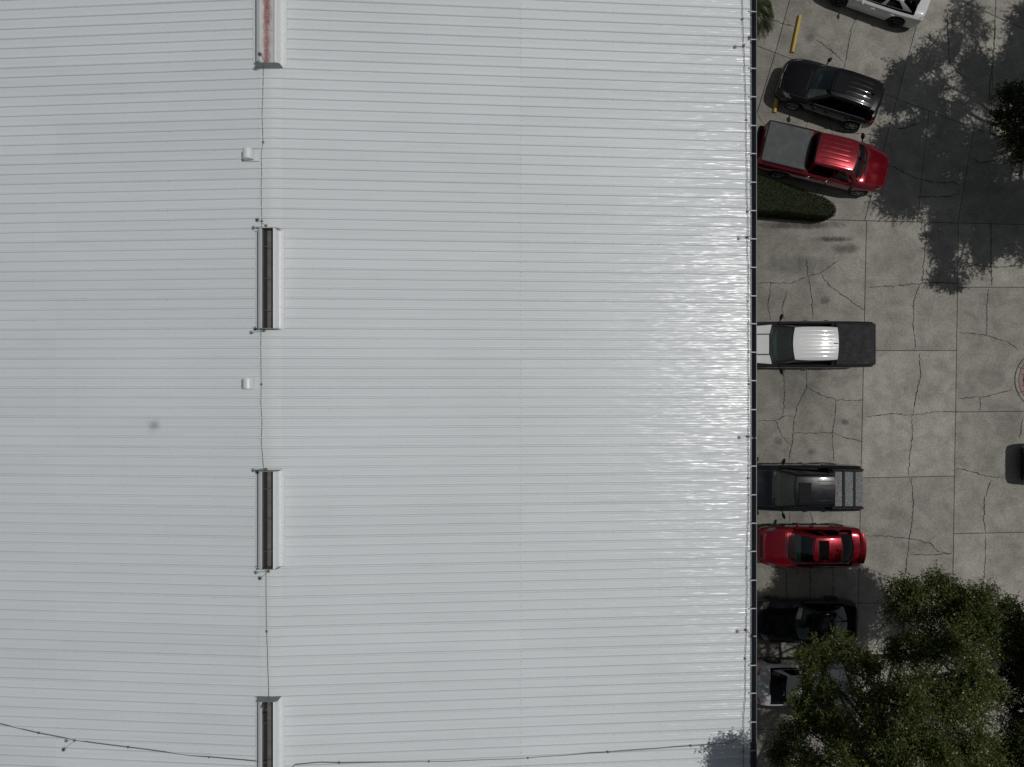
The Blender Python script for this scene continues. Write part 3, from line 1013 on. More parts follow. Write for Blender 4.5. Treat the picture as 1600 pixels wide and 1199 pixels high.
        for i in range(len(T) - 1):
            for j in range(K):
                j2 = (j + 1) % K
                quad = [R[i][j], R[i][j2], R[i + 1][j2], R[i + 1][j]]
                if j < M_:
                    u = (j + 0.5) / M_
                    key = 'windshield' if (0.04 < u < 0.96 and i < 5) else 'pillar'
                elif j < M_ + N_:
                    u = (j - M_ + 0.5) / N_
                    key = c.pane(u, i, pil, g, 'R')
                elif j < 2 * M_ + N_:
                    u = (j - M_ - N_ + 0.5) / M_
                    key = 'rear_window' if (0.03 < u < 0.97 and 0 <= i < 5) else 'pillar'
                else:
                    u = 1 - (j - 2 * M_ - N_ + 0.5) / N_
                    key = c.pane(u, i, pil, g, 'L')
                parts.setdefault(key, []).append(quad)
        for key, quads in parts.items():
            idx = {}; vs = []; fs = []
            for q in quads:
                f = []
                for p in q:
                    k = (round(p.x, 4), round(p.y, 4), round(p.z, 4))
                    if k not in idx:
                        idx[k] = len(vs); vs.append(tuple(p))
                    if idx[k] not in f: f.append(idx[k])
                if len(f) > 2: fs.append(tuple(f))
            if key == 'pillar':
                nm, m = 'pillar_frame', pm
            elif key == 'windshield':
                nm, m = 'windshield', M_GLASS
            elif key == 'rear_window':
                nm, m = 'rear_window', g.get('rear_glass', M_TINT)
            else:
                nm, m = 'side_window', g.get('side_glass', M_TINT)
            o = obj(nm, mesh(nm, vs, fs, m, None, True, 50), c.root)
        # interior: dashboard, wheel, seats
        fl = P.get('zin', 0.55)
        xd = g['wb'] - bow - 0.22
        bz = c.dz(g['wb'] - bow, c.w(xd) * ins) - 0.05
        MB().rbox((xd - 0.02, 0, bz - 0.14), (0.42, c.W * 0.68, 0.26), 0.06).build('dashboard', M_INTG, c.root, True, 40)
        st = MB()
        cx, cy, cz = xd - 0.33, P.get('drv', 1) * 0.36, bz + 0.02
        pts = [(cx + 0.06 * math.sin(a) , cy + 0.18 * math.cos(a), cz + 0.16 * math.sin(a)) for a in [2 * math.pi * k / 20 for k in range(21)]]
        st.tube(pts, 0.014, 6, caps=False)
        st.tube([(cx + 0.05, cy, cz), (cx + 0.25, cy, cz - 0.05)], 0.03, 6)
        st.build('steering_wheel', M_INT, c.root, True)
        for (sx, sy, ww) in ((xd - 0.95, 0.36, 0.48), (xd - 0.95, -0.36, 0.48), (xd - 1.78, 0.0, 1.2)):
            if sx - 0.3 < g['rb'] + 0.15: continue
            s = MB().rbox((sx + 0.22, sy, fl + 0.16), (0.5, ww, 0.18), 0.05)
            s.rbox((sx - 0.06, sy, fl + 0.36), (0.15, ww * 0.95, 0.52), 0.05)
            for hy in ([0] if ww < 0.6 else [-0.38, 0.38]):
                s.rbox((sx - 0.10, sy + hy, fl + 0.69), (0.09, 0.26, 0.17), 0.03)
            s.build('seat', M_INTG, c.root, True, 40)
        if P.get('mirror_in', True):
            MB().rbox((g['rf'] + 0.06, 0, c.zroof(g['rf'] - 0.02, 0) - 0.11), (0.03, 0.20, 0.06), 0.012).build('rear_view_mirror', M_CHROME if P.get('mirror_shine') else M_INTG, c.root)
    def pane(c, u, i, pil, g, tagc):
        a, e = g.get('apil', 0.10), g.get('cpil', 0.90)
        if i < 1 or i >= 5 or u < a or u > e: return 'pillar'
        k = 0
        for q in pil:
            if abs(u - q) < 0.022: return 'pillar'
            if u > q: k += 1
        return 'side%s%d' % (tagc, k)
    def wheels(c):
        P = c.P
        ty, ri = wheel_meshes(P['rw'], P.get('ww', 0.23), P.get('rim', M_RIM), P.get('spokes', 6))
        for xw in (P['xf'], P['xr']):
            for s in (1, -1):
                t = obj('wheel', ty, c.root, (xw, s * (c.w(xw) - P.get('ww', 0.23) / 2 - 0.005), P['rw']))
                t.name = 'tyre'
                r = obj('rim', ri, t)
                r.rotation_euler = (0, random.uniform(0, 6), 0)
    # ---- details laid on the skin
    def patch(c, name, quad, mat, off=0.004, n=8, thick=False, parent=None):
        """quad: four (x, y) corners projected on the deck"""
        a, b, d, e = [Vector(q) for q in quad]
        G = []
        for i in range(n + 1):
            u = i / n; row = []
            for j in range(n + 1):
                v = j / n
                p = (a.lerp(b, u)).lerp(e.lerp(d, u), v)
                row.append((p.x, p.y, c.dz(p.x, p.y) + off))
            G.append(row)
        return MB().grid(G).build(name, mat, parent or c.root, True)
    def line(c, name, pts, mat, wd=0.008, off=0.003, z=None, parent=None):
        q = []
        for (x0, y0), (x1, y1) in zip(pts[:-1], pts[1:]):
            n = max(2, int(math.hypot(x1 - x0, y1 - y0) / 0.06))
            for i in range(n): q.append((x0 + (x1 - x0) * i / n, y0 + (y1 - y0) * i / n))
        q.append(pts[-1])
        A, B = [], []
        for i, (x, y) in enumerate(q):
            xa, ya = q[max(i - 1, 0)]; xb, yb = q[min(i + 1, len(q) - 1)]
            l = math.hypot(xb - xa, yb - ya) or 1
            nx, ny = -(yb - ya) / l * wd, (xb - xa) / l * wd
            zf = z or c.dz
            A.append((x + nx, y + ny, zf(x + nx, y + ny) + off)); B.append((x - nx, y - ny, zf(x - nx, y - ny) + off))
        return MB().grid([B, A]).build(name, mat, parent or c.root, True)
    def hood_lines(c, wd=0.008, f=0.80, x0=None, x1=None):
        g = c.P['gh']
        x0 = x0 if x0 is not None else g['wb'] - 0.06
        x1 = x1 if x1 is not None else c.L / 2 - 0.22
        for s in (1, -1):
            ys = lambda x: s * c.w(x) * f
            c.line('panel_gap', [(x, ys(x)) for x in np.linspace(x0 - 0.06, x1, 6)], M_BLACKMET, wd)
        c.line('panel_gap', [(x1 + 0.07 * (1 - (2 * k - 1) ** 2), c.w(x1) * f * (2 * k - 1)) for k in np.linspace(0, 1, 9)], M_BLACKMET, wd)
        # cowl in front of the windscreen
        c.patch('cowl', [(g['wb'] + 0.05, -0.45), (g['wb'] + 0.05, 0.45), (g['wb'] - 0.02, 0.45), (g['wb'] - 0.02, -0.45)], M_PLAST, 0.003)
        for y0, y1 in ((0.55, 0.02), (-0.08, -0.62)):
            z0 = c.dz(g['wb'] - 0.06, y0) + 0.03
            MB().tube([(g['wb'] - 0.03 - 0.1 * y0 * y0, y0, c.dz(g['wb'] - .03, y0) + 0.012), (g['wb'] - 0.09 - 0.1 * y1 * y1, y1, c.dz(g['wb'] - .05, y1) + 0.035)], 0.010, 5).build('wiper', M_PLAST, c.root)
    def mirrors(c, x, zz=None, out=0.17, mat=None, sz=(0.13, 0.24, 0.16), arm=0.10):
        for s in (1, -1):
            w = c.w(x)
            z = zz or c.dz(x, w) + 0.03
            yo = w + arm + sz[1] / 2
            m = MB()
            P = []
            for i in range(7):
                a = math.pi * i / 6
                r = math.sin(a) ** 0.5 if 0 < i < 6 else 0.25
                yy = yo - sz[1] / 2 + sz[1] * i / 6
                P.append([(x + sz[0] * 0.5 * r * math.cos(b) * (1.0 if math.cos(b) > 0 else 0.6) - 0.25 * (yy - w), s * yy, z + sz[2] * 0.5 * r * math.sin(b)) for b in [2 * math.pi * k / 10 for k in range(11)]])
            m.grid(P, flip=(s < 0))
            o = m.build('wing_mirror', mat or c.paint, c.root, True, 60)
            MB().tube([(x + 0.02, s * (w - 0.06), z - 0.05), (x - 0.01, s * (yo - sz[1] * 0.3), z - 0.02)], [0.035, 0.025], 6).build('mirror_arm', M_PLAST, o)
    def handles(c, xs, zf=0.16, mat=None):
        for x in xs:
            for s in (1, -1):
                w = c.w(x)
                MB().rbox((x, s * (w * 1.012 + 0.03), c.dz(x, w) - zf), (0.20, 0.035, 0.035), 0.01).build('door_handle', mat or c.paint, c.root, True, 40)
    def lamps(c, hx0, hx1, hy0, hy1, tx0, tx1, ty0, ty1, sweep=0.12, tsweep=0.05):
        for s in (1, -1):
            c.patch('headlight', [(hx0, s * c.w(hx0) * hy0), (hx1, s * c.w(hx1) * hy0), (hx1 - sweep, s * c.w(hx1 - sweep) * hy1), (hx0 - sweep, s * c.w(hx0 - sweep) * hy1)], M_LAMP, 0.005)
            c.patch('taillight', [(tx0, s * c.w(tx0) * ty0), (tx1, s * c.w(tx1) * ty0), (tx1 + tsweep, s * c.w(tx1 + tsweep) * ty1), (tx0 + tsweep, s * c.w(tx0 + tsweep) * ty1)], M_TAIL, 0.005)
    def door_lines(c, xs):
        for x in xs:
            for s in (1, -1):
                w = c.w
                A = []; B = []
                zs = c.dz(x, w(x))
                for q in (0.0, 0.12, 0.28, 0.45, 0.62, 0.8):
                    z = zs + (0.3 - zs) * q
                    y = w(x) * (1 + 0.022 * math.sin(math.pi * min(1, q * 1.15)) - 0.05 * q ** 3) + 0.002
                    A.append((x - 0.006, s * y, z)); B.append((x + 0.006, s * y, z))
                MB().grid([A, B], flip=(s > 0)).build('panel_gap', M_BLACKMET, c.root)

def place(p_img, z, local, ang):
    """origin so that the local point lands on image point p_img at height z"""
    p = at(p_img[0], p_img[1], z)
    ca, sa = math.cos(ang), math.sin(ang)
    return (p.x - (local[0] * ca - local[1] * sa), p.y - (local[0] * sa + local[1] * ca))

def widths(L, nose=0.52, tail=0.60, n2=0.74, t2=0.80):
    a = L / 2
    return [(-a, tail), (-a + 0.035, t2), (-a + 0.12, 0.90), (-a + 0.35, 0.965), (-a + 0.9, 1.0), (0, 1.0), (a - 1.0, 0.99), (a - 0.45, 0.945), (a - 0.17, 0.85), (a - 0.05, n2), (a, nose)]

RED = mat_paint('red_car_paint', (0.15, 0.0022, 0.009), metallic=0.35)
RED2 = mat_paint('deep_red_car_paint', (0.155, 0.0025, 0.010), metallic=0.35)
BLK = mat_paint('black_car_paint', (0.005, 0.005, 0.006), metallic=0.0)
NAVY = mat_paint('blue_black_car_paint', (0.006, 0.0075, 0.011), metallic=0.0)
WHT = mat_paint('white_car_paint', (0.66, 0.68, 0.68), metallic=0.0, flake=0.03)
CHAR = mat_paint('charcoal_car_paint', (0.026, 0.026, 0.028), metallic=0.1)
SILV = mat_paint('pale_silver_car_paint', (0.52, 0.53, 0.54), metallic=0.1, flake=0.06)
M_TONN_G = simple('grey_hard_bed_cover', (0.058, 0.066, 0.068), 0.7, var=0.06, scale=3)
M_TONN_B = simple('black_vinyl_bed_cover', (0.014, 0.014, 0.015), 0.8, var=0.15, scale=4)

def speckle():
    t = NT('speckled_grey_cargo_panel')
    v = t.coords()
    f = t.noise(v, 34.0, 3, 0.8)
    c = t.ramp(f, [(0.36, (0.045, 0.047, 0.05)), (0.5, (0.15, 0.155, 0.16)), (0.64, (0.36, 0.37, 0.38))])
    t.bsdf(c, 0.8, bump=f, bstr=0.6, bdist=0.01)
    return t.mat
M_SPECK = speckle()

def pickup(name, label, loc, ang, paint, L=5.90, W=2.03, bed=1.72, roof_mat=None, hood_panel=None, cover=M_TONN_B, cab_len=1.95, zr=1.93, xf=None, xr=None, wheel=M_RIM, tap=0.0, avalanche=False, roundn=False, ribs=5, loc_cab=None):
    a = L / 2
    xb0 = -a + 0.06; xb1 = -a + 0.06 + bed            # bed opening
    cabr = xb1 + 0.08                                  # back of cab
    rr = cabr + 0.06; rf = rr + cab_len
    wb = rf + 0.72                                     # windscreen base
    hz = 1.16 if not avalanche else 1.12
    w = [(-a, 0.80), (-a + 0.03, 0.91), (-a + 0.10, 0.965), (-a + 0.5, 0.985), (cabr, 1.0), (0.5, 1.0), (wb, 0.985), (a - 0.75, 0.965), (a - 0.35, 0.90), (a - 0.12, 0.78), (a, 0.56)] if not roundn else \
        [(-a, 0.80), (-a + 0.03, 0.91), (-a + 0.10, 0.965), (-a + 0.5, 0.985), (cabr, 1.0), (0.5, 1.0), (wb, 0.985), (a - 0.9, 0.94), (a - 0.45, 0.85), (a - 0.15, 0.68), (a, 0.42)]
    zr_b = 1.34
    h = [(-a, 0.62), (-a + 0.02, 1.22), (-a + 0.06, zr_b), (xb1, zr_b), (cabr + 0.1, 1.30), (rf, 1.26), (wb, 1.25), (wb + 0.3, hz + 0.04), (a - 0.45, hz - 0.05), (a - 0.16, hz - 0.14), (a - 0.05, 0.86), (a, 0.55)]
    P = dict(L=L, W=W, w=w, h=h, rw=0.39, ww=0.26, xf=a - 0.92, xr=-a + 1.22, zb=0.36, zin=0.80, crown=0.02,
             gh=dict(wb=wb, rb=cabr, rf=rf, rr=rr, wr=W * 0.355, zr=zr, bow=0.20, bowt=0.10, bowr=0.02, bowrt=0.03, ins=0.885, insr=0.80, camb=0.03, pillars=[0.44], apil=0.14, cpil=0.94,
                     roof_mat=roof_mat or paint, pillar_mat=paint, rear_glass=M_TINT),
             rim=wheel, spokes=6,
             bulges=[(wb + 0.15, a - 0.3, 0.05, 0.42, 0.022), (wb + 0.15, a - 0.3, 0.44, 0.66, -0.014)])
    if ribs:
        P['ribs'] = [(y, rr + 0.14, rf - 0.30, 0.040, -0.004) for y in np.linspace(-0.52, 0.52, ribs)]
    c = Car(name, label, loc, ang, P, paint, cat='pickup truck')
    c.hood_lines(f=0.78)
    c.mirrors(wb - 0.42, 1.30, mat=M_PLAST, sz=(0.16, 0.27, 0.26), arm=0.05)
    c.handles([0.5 * (rf + rr) + 0.1, rr + 0.15], 0.12, M_CHROME)
    c.door_lines([cabr + 0.10, 0.5 * (rf + rr) + 0.22, wb - 0.2])
    c.lamps(a - 0.42, a - 0.20, 0.90, 0.99, -a + 0.02, -a + 0.07, 0.86, 0.99, 0.10, 0.08)
    # bed cover with a raised edge frame, bumper
    bw = W * 0.86
    cz = zr_b + 0.035
    if not avalanche:
        MB().rbox(((xb0 + xb1) / 2, 0, cz), (bed, bw, 0.03), 0.012).build('bed_cover', cover, c.root, True, 30)
        for s in (1, -1):
            MB().rbox(((xb0 + xb1) / 2, s * (bw / 2 + 0.022), cz - 0.004), (bed, 0.035, 0.025), 0.008).build('bed_rail', M_PLAST, c.root)
        MB().rbox((xb0 - 0.012, 0, cz - 0.002), (0.03, bw, 0.03), 0.008).build('bed_rail', M_PLAST, c.root)
    MB().rbox((-a - 0.05, 0, 0.62), (0.22, W * 0.90, 0.20), 0.05).build('rear_bumper', M_PLAST, c.root, True, 40)
    MB().box((cabr + (0.03 if avalanche else 0.085), 0, zr - 0.10), (0.02, 0.36, 0.045)).build('brake_light', M_TAIL, c.root)
    return c, P

# white-and-charcoal pickup nosed in under the eave
c, P = pickup('pickup_truck', 'charcoal pickup with white roof and hood and black bed cover', (0, 0), math.pi, CHAR, roof_mat=WHT, bed=1.70, ribs=7)
a = P['L'] / 2
g_ = P['gh']
c.root.location.x = at(1369, 538, 1.36).x - a
c.root.location.y = at(1369, 538, 1.36).y
for s in (0, 1, -1):
    x0, x1 = g_['wb'] + 0.07, a - 0.3
    if s == 0: c.patch('hood_panel', [(x1, -0.42), (x1, 0.42), (x0, 0.42), (x0, -0.42)], WHT, 0.006)
    else: c.patch('hood_panel', [(x1, s * 0.47), (x1 - 0.1, s * 0.78), (x0 - 0.13, s * 0.86), (x0 - 0.02, s * 0.47)], WHT, 0.006)
MB().rbox((g_['rr'] + 0.12, 0.0, g_['zr'] + 0.02), (0.16, 0.035, 0.05), 0.012).build('roof_antenna', M_PLAST, c.root, True, 40)
for y in np.linspace(-0.75, 0.75, 9):
    MB().rbox((-a + 0.06 + 0.85, float(y), 1.34 + 0.05), (1.62, 0.012, 0.006), 0.002).build('cover_seam', M_PLAST, c.root)

# red pickup nosed out, grey bed cover
c, P = pickup('pickup_truck', 'red pickup with flat grey bed cover beside the clipped hedge', (0, 0), math.radians(-13.5), RED, L=5.85, W=2.02, bed=1.95, cover=M_TONN_G, cab_len=1.75, zr=1.92, roundn=True, ribs=6)
a = P['L'] / 2
p = place((1388, 273), 0.9, (a - 0.02, 0.0), math.radians(-13.5))
c.root.location.x, c.root.location.y = p

# black sport-utility truck with cargo lids
c, P = pickup('pickup_truck', 'black pickup with three speckled grey cargo lids and sunroof', (0, 0), math.pi, NAVY, L=5.60, W=2.02, bed=1.30, cab_len=1.72, zr=1.90, avalanche=True, ribs=0)
a = P['L'] / 2
p = at(1349, 764, 1.3)
c.root.location.x = p.x - a; c.root.location.y = p.y
g_ = P['gh']
xb = -a + 0.05
for k, (q0, q1) in enumerate(((0.02, 0.35), (0.43, 0.80), (0.92, 1.24))):
    MB().rbox((xb + (q0 + q1) / 2, 0, 1.375), (q1 - q0, 1.50, 0.03), 0.012).build('cargo_lid', M_SPECK, c.root, True, 30)
for q in (0.39, 0.86, 1.28):
    MB().rbox((xb + q, 0, 1.385), (0.105, 1.60, 0.05), 0.012).build('cargo_crossbar', M_PLAST, c.root, True, 30)
for s in (1, -1):
    MB().rbox((xb + 0.68, s * 0.83, 1.37), (1.40, 0.10, 0.07), 0.025).build('cargo_rail', M_PLAST, c.root, True, 30)
    MB().tube([(g_['rr'] + 0.1, s * 0.66, g_['zr'] - 0.02), (g_['rf'] - 0.1, s * 0.66, g_['zr'] - 0.02)], 0.018, 6).build('roof_rail', M_PLAST, c.root, True)
MB().rbox((g_['rf'] - 0.42, 0.08, g_['zr'] - 0.006), (0.52, 0.86, 0.016), 0.006).build('sunroof', M_SUNROOF, c.root, True, 30)
for y in (-0.42, -0.22, 0.0, 0.22, 0.42):
    MB().rbox((g_['rr'] + 0.42, y, g_['zr'] - 0.012), (0.72, 0.03, 0.018), 0.007).build('roof_rib', NAVY, c.root, True, 30)

def sedan(name, label, loc, ang, paint, L=4.60, W=1.80, zr=1.44, wbx=0.92, rfx=0.10, rrx=-1.05, rbx=-1.72, belt=0.98, trunk=1.04, sunroof=None, rim=M_RIM, glass=M_TINT, rear_glass=M_TINT, nose=0.50, hoodz=0.83, mats=None, cat='car', wr=0.345, ribs=None, tail=0.62, xf=None, xr=None, rw=0.33, zb=0.21, apil=0.15, cpil=0.86, pillars=(0.46,), t2=0.82, mirror_mat=None):
    a = L / 2
    h = [(-a, 0.52), (-a + 0.03, 0.80), (-a + 0.09, trunk - 0.06), (-a + 0.20, trunk), (rbx, trunk + 0.005), (rrx, belt + 0.03), (rfx, belt), (wbx, belt), (wbx + 0.25, belt - 0.04), (a - 0.45, hoodz), (a - 0.20, hoodz - 0.10), (a - 0.06, 0.60), (a, 0.42)]
    P = dict(L=L, W=W, w=widths(L, nose, tail, t2=t2), h=h, rw=rw, ww=0.21, xf=xf if xf is not None else a - 0.92, xr=xr if xr is not None else -a + 0.98, zb=zb, zin=0.50, crown=0.035, rim=rim, spokes=5,
             gh=dict(wb=wbx, rb=rbx, rf=rfx, rr=rrx, wr=W * wr, zr=zr, bow=0.26, bowt=0.10, bowr=0.20, bowrt=0.06, ins=0.87, insr=0.80, camb=0.03, pillars=list(pillars), apil=apil, cpil=cpil, side_glass=glass, rear_glass=rear_glass),
             bulges=[(wbx + 0.05, a - 0.25, 0.35, 0.62, 0.016)])
    if ribs: P['ribs'] = ribs
    c = Car(name, label, loc, ang, P, paint, cat=cat)
    c.hood_lines(f=0.84)
    c.mirrors(wbx - 0.42, belt + 0.06, mat=mirror_mat, sz=(0.15, 0.22, 0.16), arm=0.01)
    c.handles([0.05 - 0.1, -0.95], 0.10, M_CHROME if mirror_mat else paint)
    c.door_lines([wbx - 0.12, -0.12, -1.05])
    return c, P

# red sedan
c, P = sedan('sedan', 'shiny red sedan with dark sunroof and rear spoiler', (0, 0), math.pi, RED2, L=4.55, W=1.79, wbx=1.12, rfx=0.08, rrx=-1.12, rbx=-1.82)
p = at(1348, 856, 0.95)
c.root.location.x, c.root.location.y = p.x - P['L'] / 2 + 0.02, p.y + 0.0
a = P['L'] / 2
c.lamps(a - 0.60, a - 0.32, 0.86, 0.99, -a + 0.02, -a + 0.08, 0.72, 0.99, 0.16, 0.10)
MB().rbox((-0.33, 0, 1.440), (0.42, 0.84, 0.014), 0.005).build('sunroof', M_SUNROOF, c.root, True, 30)
sp = MB()
G = []
for j in range(15):
    y = -0.66 + 1.32 * j / 14
    x = -a + 0.05 + 0.10 * (y / 0.66) ** 2
    z = 1.10 - 0.03 * (abs(y) / 0.66) ** 3
    G.append([(x - 0.10, y, z + 0.035), (x - 0.04, y, z + 0.045), (x + 0.10, y, z + 0.015), (x + 0.10, y, z - 0.005), (x - 0.10, y, z + 0.015), (x - 0.10, y, z + 0.035)])
sp.grid(G).build('spoiler', RED2, c.root, True, 40)
c.patch('grille', [(a - 0.10, -0.5), (a - 0.10, 0.5), (a - 0.17, 0.5), (a - 0.17, -0.5)], M_PLAST, 0.004)

# black coupe in the tree shade
c, P = sedan('coupe', 'low glossy black coupe half hidden by tree branches', (0, 0), math.pi, BLK, L=4.60, W=1.88, zr=1.36, wbx=0.60, rfx=-0.12, rrx=-0.98, rbx=-1.72, belt=0.94, trunk=1.0, hoodz=0.80, wr=0.33, rim=M_RIMDK, pillars=(0.62,), rear_glass=M_GLASS)
p = at(1342, 973, 0.9)
c.root.location.x, c.root.location.y = p.x - P['L'] / 2 + 0.02, p.y
a = P['L'] / 2
c.lamps(a - 0.50, a - 0.25, 0.66, 0.97, -a + 0.02, -a + 0.08, 0.60, 0.97, 0.18, 0.10)
c.patch('hood_scoop', [(1.45, -0.30), (1.45, 0.30), (1.05, 0.36), (1.05, -0.36)], M_PLAST, 0.012)

# pale sedan, tail toward the wall
c, P = sedan('sedan', 'pale silver sedan with its tail to the building under branches', (0, 0), 0.0, SILV, L=4.65, W=1.80, rrx=-1.10, rbx=-1.78, zr=1.44)
p = at(1180, 1071, 0.9)
c.root.location.x, c.root.location.y = p.x + P['L'] / 2, p.y
a = P['L'] / 2
c.lamps(a - 0.55, a - 0.25, 0.70, 0.97, -a + 0.03, -a + 0.11, 0.62, 0.98, 0.16, 0.12)
MB().rbox((-0.26, 0, 1.442), (0.46, 0.84, 0.014), 0.005).build('sunroof', M_SUNROOF, c.root, True, 30)

# white sedan at the top edge
ang = math.atan2(0.335, -0.942)
f_ = at(1311, 2.5, 0.33); r_ = at(1399, 34, 0.33)
mid = (f_ + r_) / 2
c, P = sedan('sedan', 'white sedan at the top edge of the photo', (0, 0), ang, WHT, L=4.68, W=1.83, zr=1.43, xf=1.36, xr=-1.35, wbx=1.0, rfx=0.1, rrx=-1.05, rbx=-1.85, rim=M_RIMDK, rw=0.34, trunk=1.06)
ca, sa = math.cos(ang), math.sin(ang)
# the near side is the car's left here
off = 0.84
nx, ny = -sa, ca
if ny > 0: nx, ny = -nx, -ny
c.root.location.x, c.root.location.y = mid.x - nx * off, mid.y - ny * off
a = P['L'] / 2
c.lamps(a - 0.55, a - 0.25, 0.70, 0.97, -a + 0.05, -a + 0.09, 0.80, 0.98, 0.16, 0.20)

# black sport-utility vehicle
ang = math.atan2(0.32, -0.947)
f_ = at(1238, 164, 0.36); r_ = at(1330, 195, 0.36)
mid = (f_ + r_) / 2
L = 4.50; a = L / 2
h = [(-a, 0.62), (-a + 0.03, 1.0), (-a + 0.08, 1.14), (-a + 0.3, 1.16), (-0.3, 1.10), (0.65, 1.08), (0.95, 1.09), (1.25, 1.05), (a - 0.5, 0.97), (a - 0.22, 0.86), (a - 0.06, 0.70), (a, 0.50)]
P = dict(L=L, W=1.93, w=widths(L, 0.50, 0.72, t2=0.88), h=h, rw=0.37, ww=0.24, xf=1.27, xr=-1.55, zb=0.27, zin=0.62, crown=0.035, rim=M_RIM, spokes=7,
         gh=dict(wb=1.07, rb=-2.08, rf=0.27, rr=-1.76, wr=0.665, zr=1.72, bow=0.26, bowt=0.12, bowr=0.10, bowrt=0.08, ins=0.885, insr=0.84, camb=0.03, tail=0.05, pillars=[0.36, 0.64], apil=0.13, cpil=0.92),
         ribs=[(y, -1.55, -0.35, 0.035, 0.006) for y in (-0.42, -0.21, 0.0, 0.21, 0.42)], bulges=[(1.10, a - 0.3, 0.34, 0.62, 0.018)])
c = Car('suv', 'black suv parked askew over a yellow wheel stop', (0, 0), ang, P, BLK)
ca, sa = math.cos(ang), math.sin(ang)
nx, ny = -sa, ca
if ny > 0: nx, ny = -nx, -ny
c.root.location.x, c.root.location.y = mid.x - nx * 0.86 + 0.14 * ca, mid.y - ny * 0.86 + 0.14 * sa
c.hood_lines(f=0.82)
c.mirrors(0.57, 1.16, sz=(0.22, 0.24, 0.20), arm=0.02)
c.handles([-0.1, -1.05], 0.12, BLK)
c.door_lines([0.85, -0.2, -1.1])
c.lamps(a - 0.52, a - 0.26, 0.84, 0.985, -a + 0.06, -a + 0.13, 0.88, 0.99, 0.20, 0.12)
for s in (1, -1):
    MB().tube([(-1.68, s * 0.60, 1.655), (-1.55, s * 0.605, 1.705), (-0.35, s * 0.605, 1.72), (-0.15, s * 0.60, 1.67)], 0.018, 6).build('roof_rail', M_PLAST, c.root, True)
    c.line('chrome_strip', [(0.6, s * c.w(0.6) * 0.90), (-1.75, s * c.w(-1.75) * 0.90)], M_CHROME, 0.006, 0.004)
c.line('chrome_strip', [(a - 0.10, -0.55), (a - 0.05, 0), (a - 0.10, 0.55)], M_CHROME, 0.012, 0.008)
MB().rbox((-1.55, 0.02, 1.735), (0.18, 0.05, 0.05), 0.015).build('roof_antenna', M_PLAST, c.root, True, 40)
MB().rbox((-0.10, 0, 1.712), (0.55, 0.86, 0.014), 0.005).build('sunroof', M_SUNROOF, c.root, True, 30)
G = []
for j in range(13):
    y = -0.62 + 1.24 * j / 12
    x = -1.80 + 0.06 * (y / 0.62) ** 2; z = 1.62 - 0.04 * (y / 0.62) ** 2
    G.append([(x + 0.10, y, z + 0.03), (x - 0.12, y, z + 0.005), (x - 0.13, y, z - 0.015), (x + 0.08, y, z - 0.02)])
MB().grid(G).build('spoiler', BLK, c.root, True, 40)

# black car that only just enters the frame on the right
c, P = sedan('sedan', 'tail of a black car entering at the right edge', (0, 0), 0.0, BLK, L=4.7, W=1.86)
p = at(1606, 727, 0.75)
c.root.location.x, c.root.location.y = p.x + P['L'] / 2, p.y
a = P['L'] / 2
c.lamps(a - 0.55, a - 0.25, 0.70, 0.97, -a + 0.05, -a + 0.14, 0.70, 0.98, 0.16, 0.12)

# ------------------------------------------------------------------ wheel stops
def wheel_stop(p0, p1, label):
    a, b = at(*p0, 0.06), at(*p1, 0.06)
    d = b - a
    r = empty('wheel_stop', ((a.x + b.x) / 2, (a.y + b.y) / 2, 0.004), math.atan2(d.y, d.x), label, 'wheel stop', 'yellow concrete wheel stops')
    l = d.length / 2
    pr = [(-0.085, 0.0), (-0.085, 0.035), (-0.055, 0.115), (-0.04, 0.125), (0.04, 0.125), (0.055, 0.115), (0.085, 0.035), (0.085, 0.0)]
    P = [[(x, y * (k), z * (0.92 if k < 1 else 1)) for y, z in pr] for x, k in ((-l, 0.9), (-l + 0.03, 1.0), (0, 1.0), (l - 0.03, 1.0), (l, 0.9))]
    mb = MB().grid(P, flip=True)
    n = len(pr)
    mb.f += [tuple(range(n)), tuple(reversed(range(4 * n, 5 * n)))]; mb.m += [0, 0]
    mb.build('block', M_YELLOW, r)
    for s in (-0.7, 0.7):
        MB().lathe([(0.016, 0.1252), (0.016, 0.131), (0.0, 0.132)], 8, 'Z', (s * l, 0, 0)).build('anchor_pin', M_GREYMET, r)
wheel_stop((1250, 24), (1238, 82), 'whole yellow wheel stop on bare concrete near the palm')
wheel_stop((1223, 118), (1210, 176), 'yellow wheel stop half hidden under the black suv')

# ------------------------------------------------------------------ round planter at the right edge
pc = at(1632, 594)
pl = empty('round_planter', (pc.x, pc.y, 0.004), 0, 'round ring of pinkish pavers around a dark centre at right edge', 'planter')
R1, R0 = 1.36, 0.98
MB().lathe([(R0, 0.0), (R0, 0.055), (0.55, 0.13), (0.0, 0.16)], 40, 'Z').build('mulch_bed', M_MULCH, pl, True)
for nm, a0, a1, cnt, m in (('paver', R0 + 0.01, R1 - 0.16, 26, M_PINK), ('kerb_block', R1 - 0.145, R1, 14, M_CONC)):
    da = 2 * math.pi / cnt
    e = 0.012
    def arc(r, z, k=5):
        g0 = e / r
        return [(r * math.cos(g0 + (da - 2 * g0) * i / k), r * math.sin(g0 + (da - 2 * g0) * i / k), z) for i in range(k + 1)]
    zt = 0.035
    mb = MB().grid([arc(a0, 0), arc(a0, zt - .006), arc(a0 + .006, zt), arc(a1 - .006, zt), arc(a1, zt - .006), arc(a1, 0)], flip=True)
    me = mb.mesh(nm, m)
    for k in range(cnt):
        obj(nm, me, pl, (0, 0, random.uniform(-0.003, 0.003)), (0, 0, k * da))

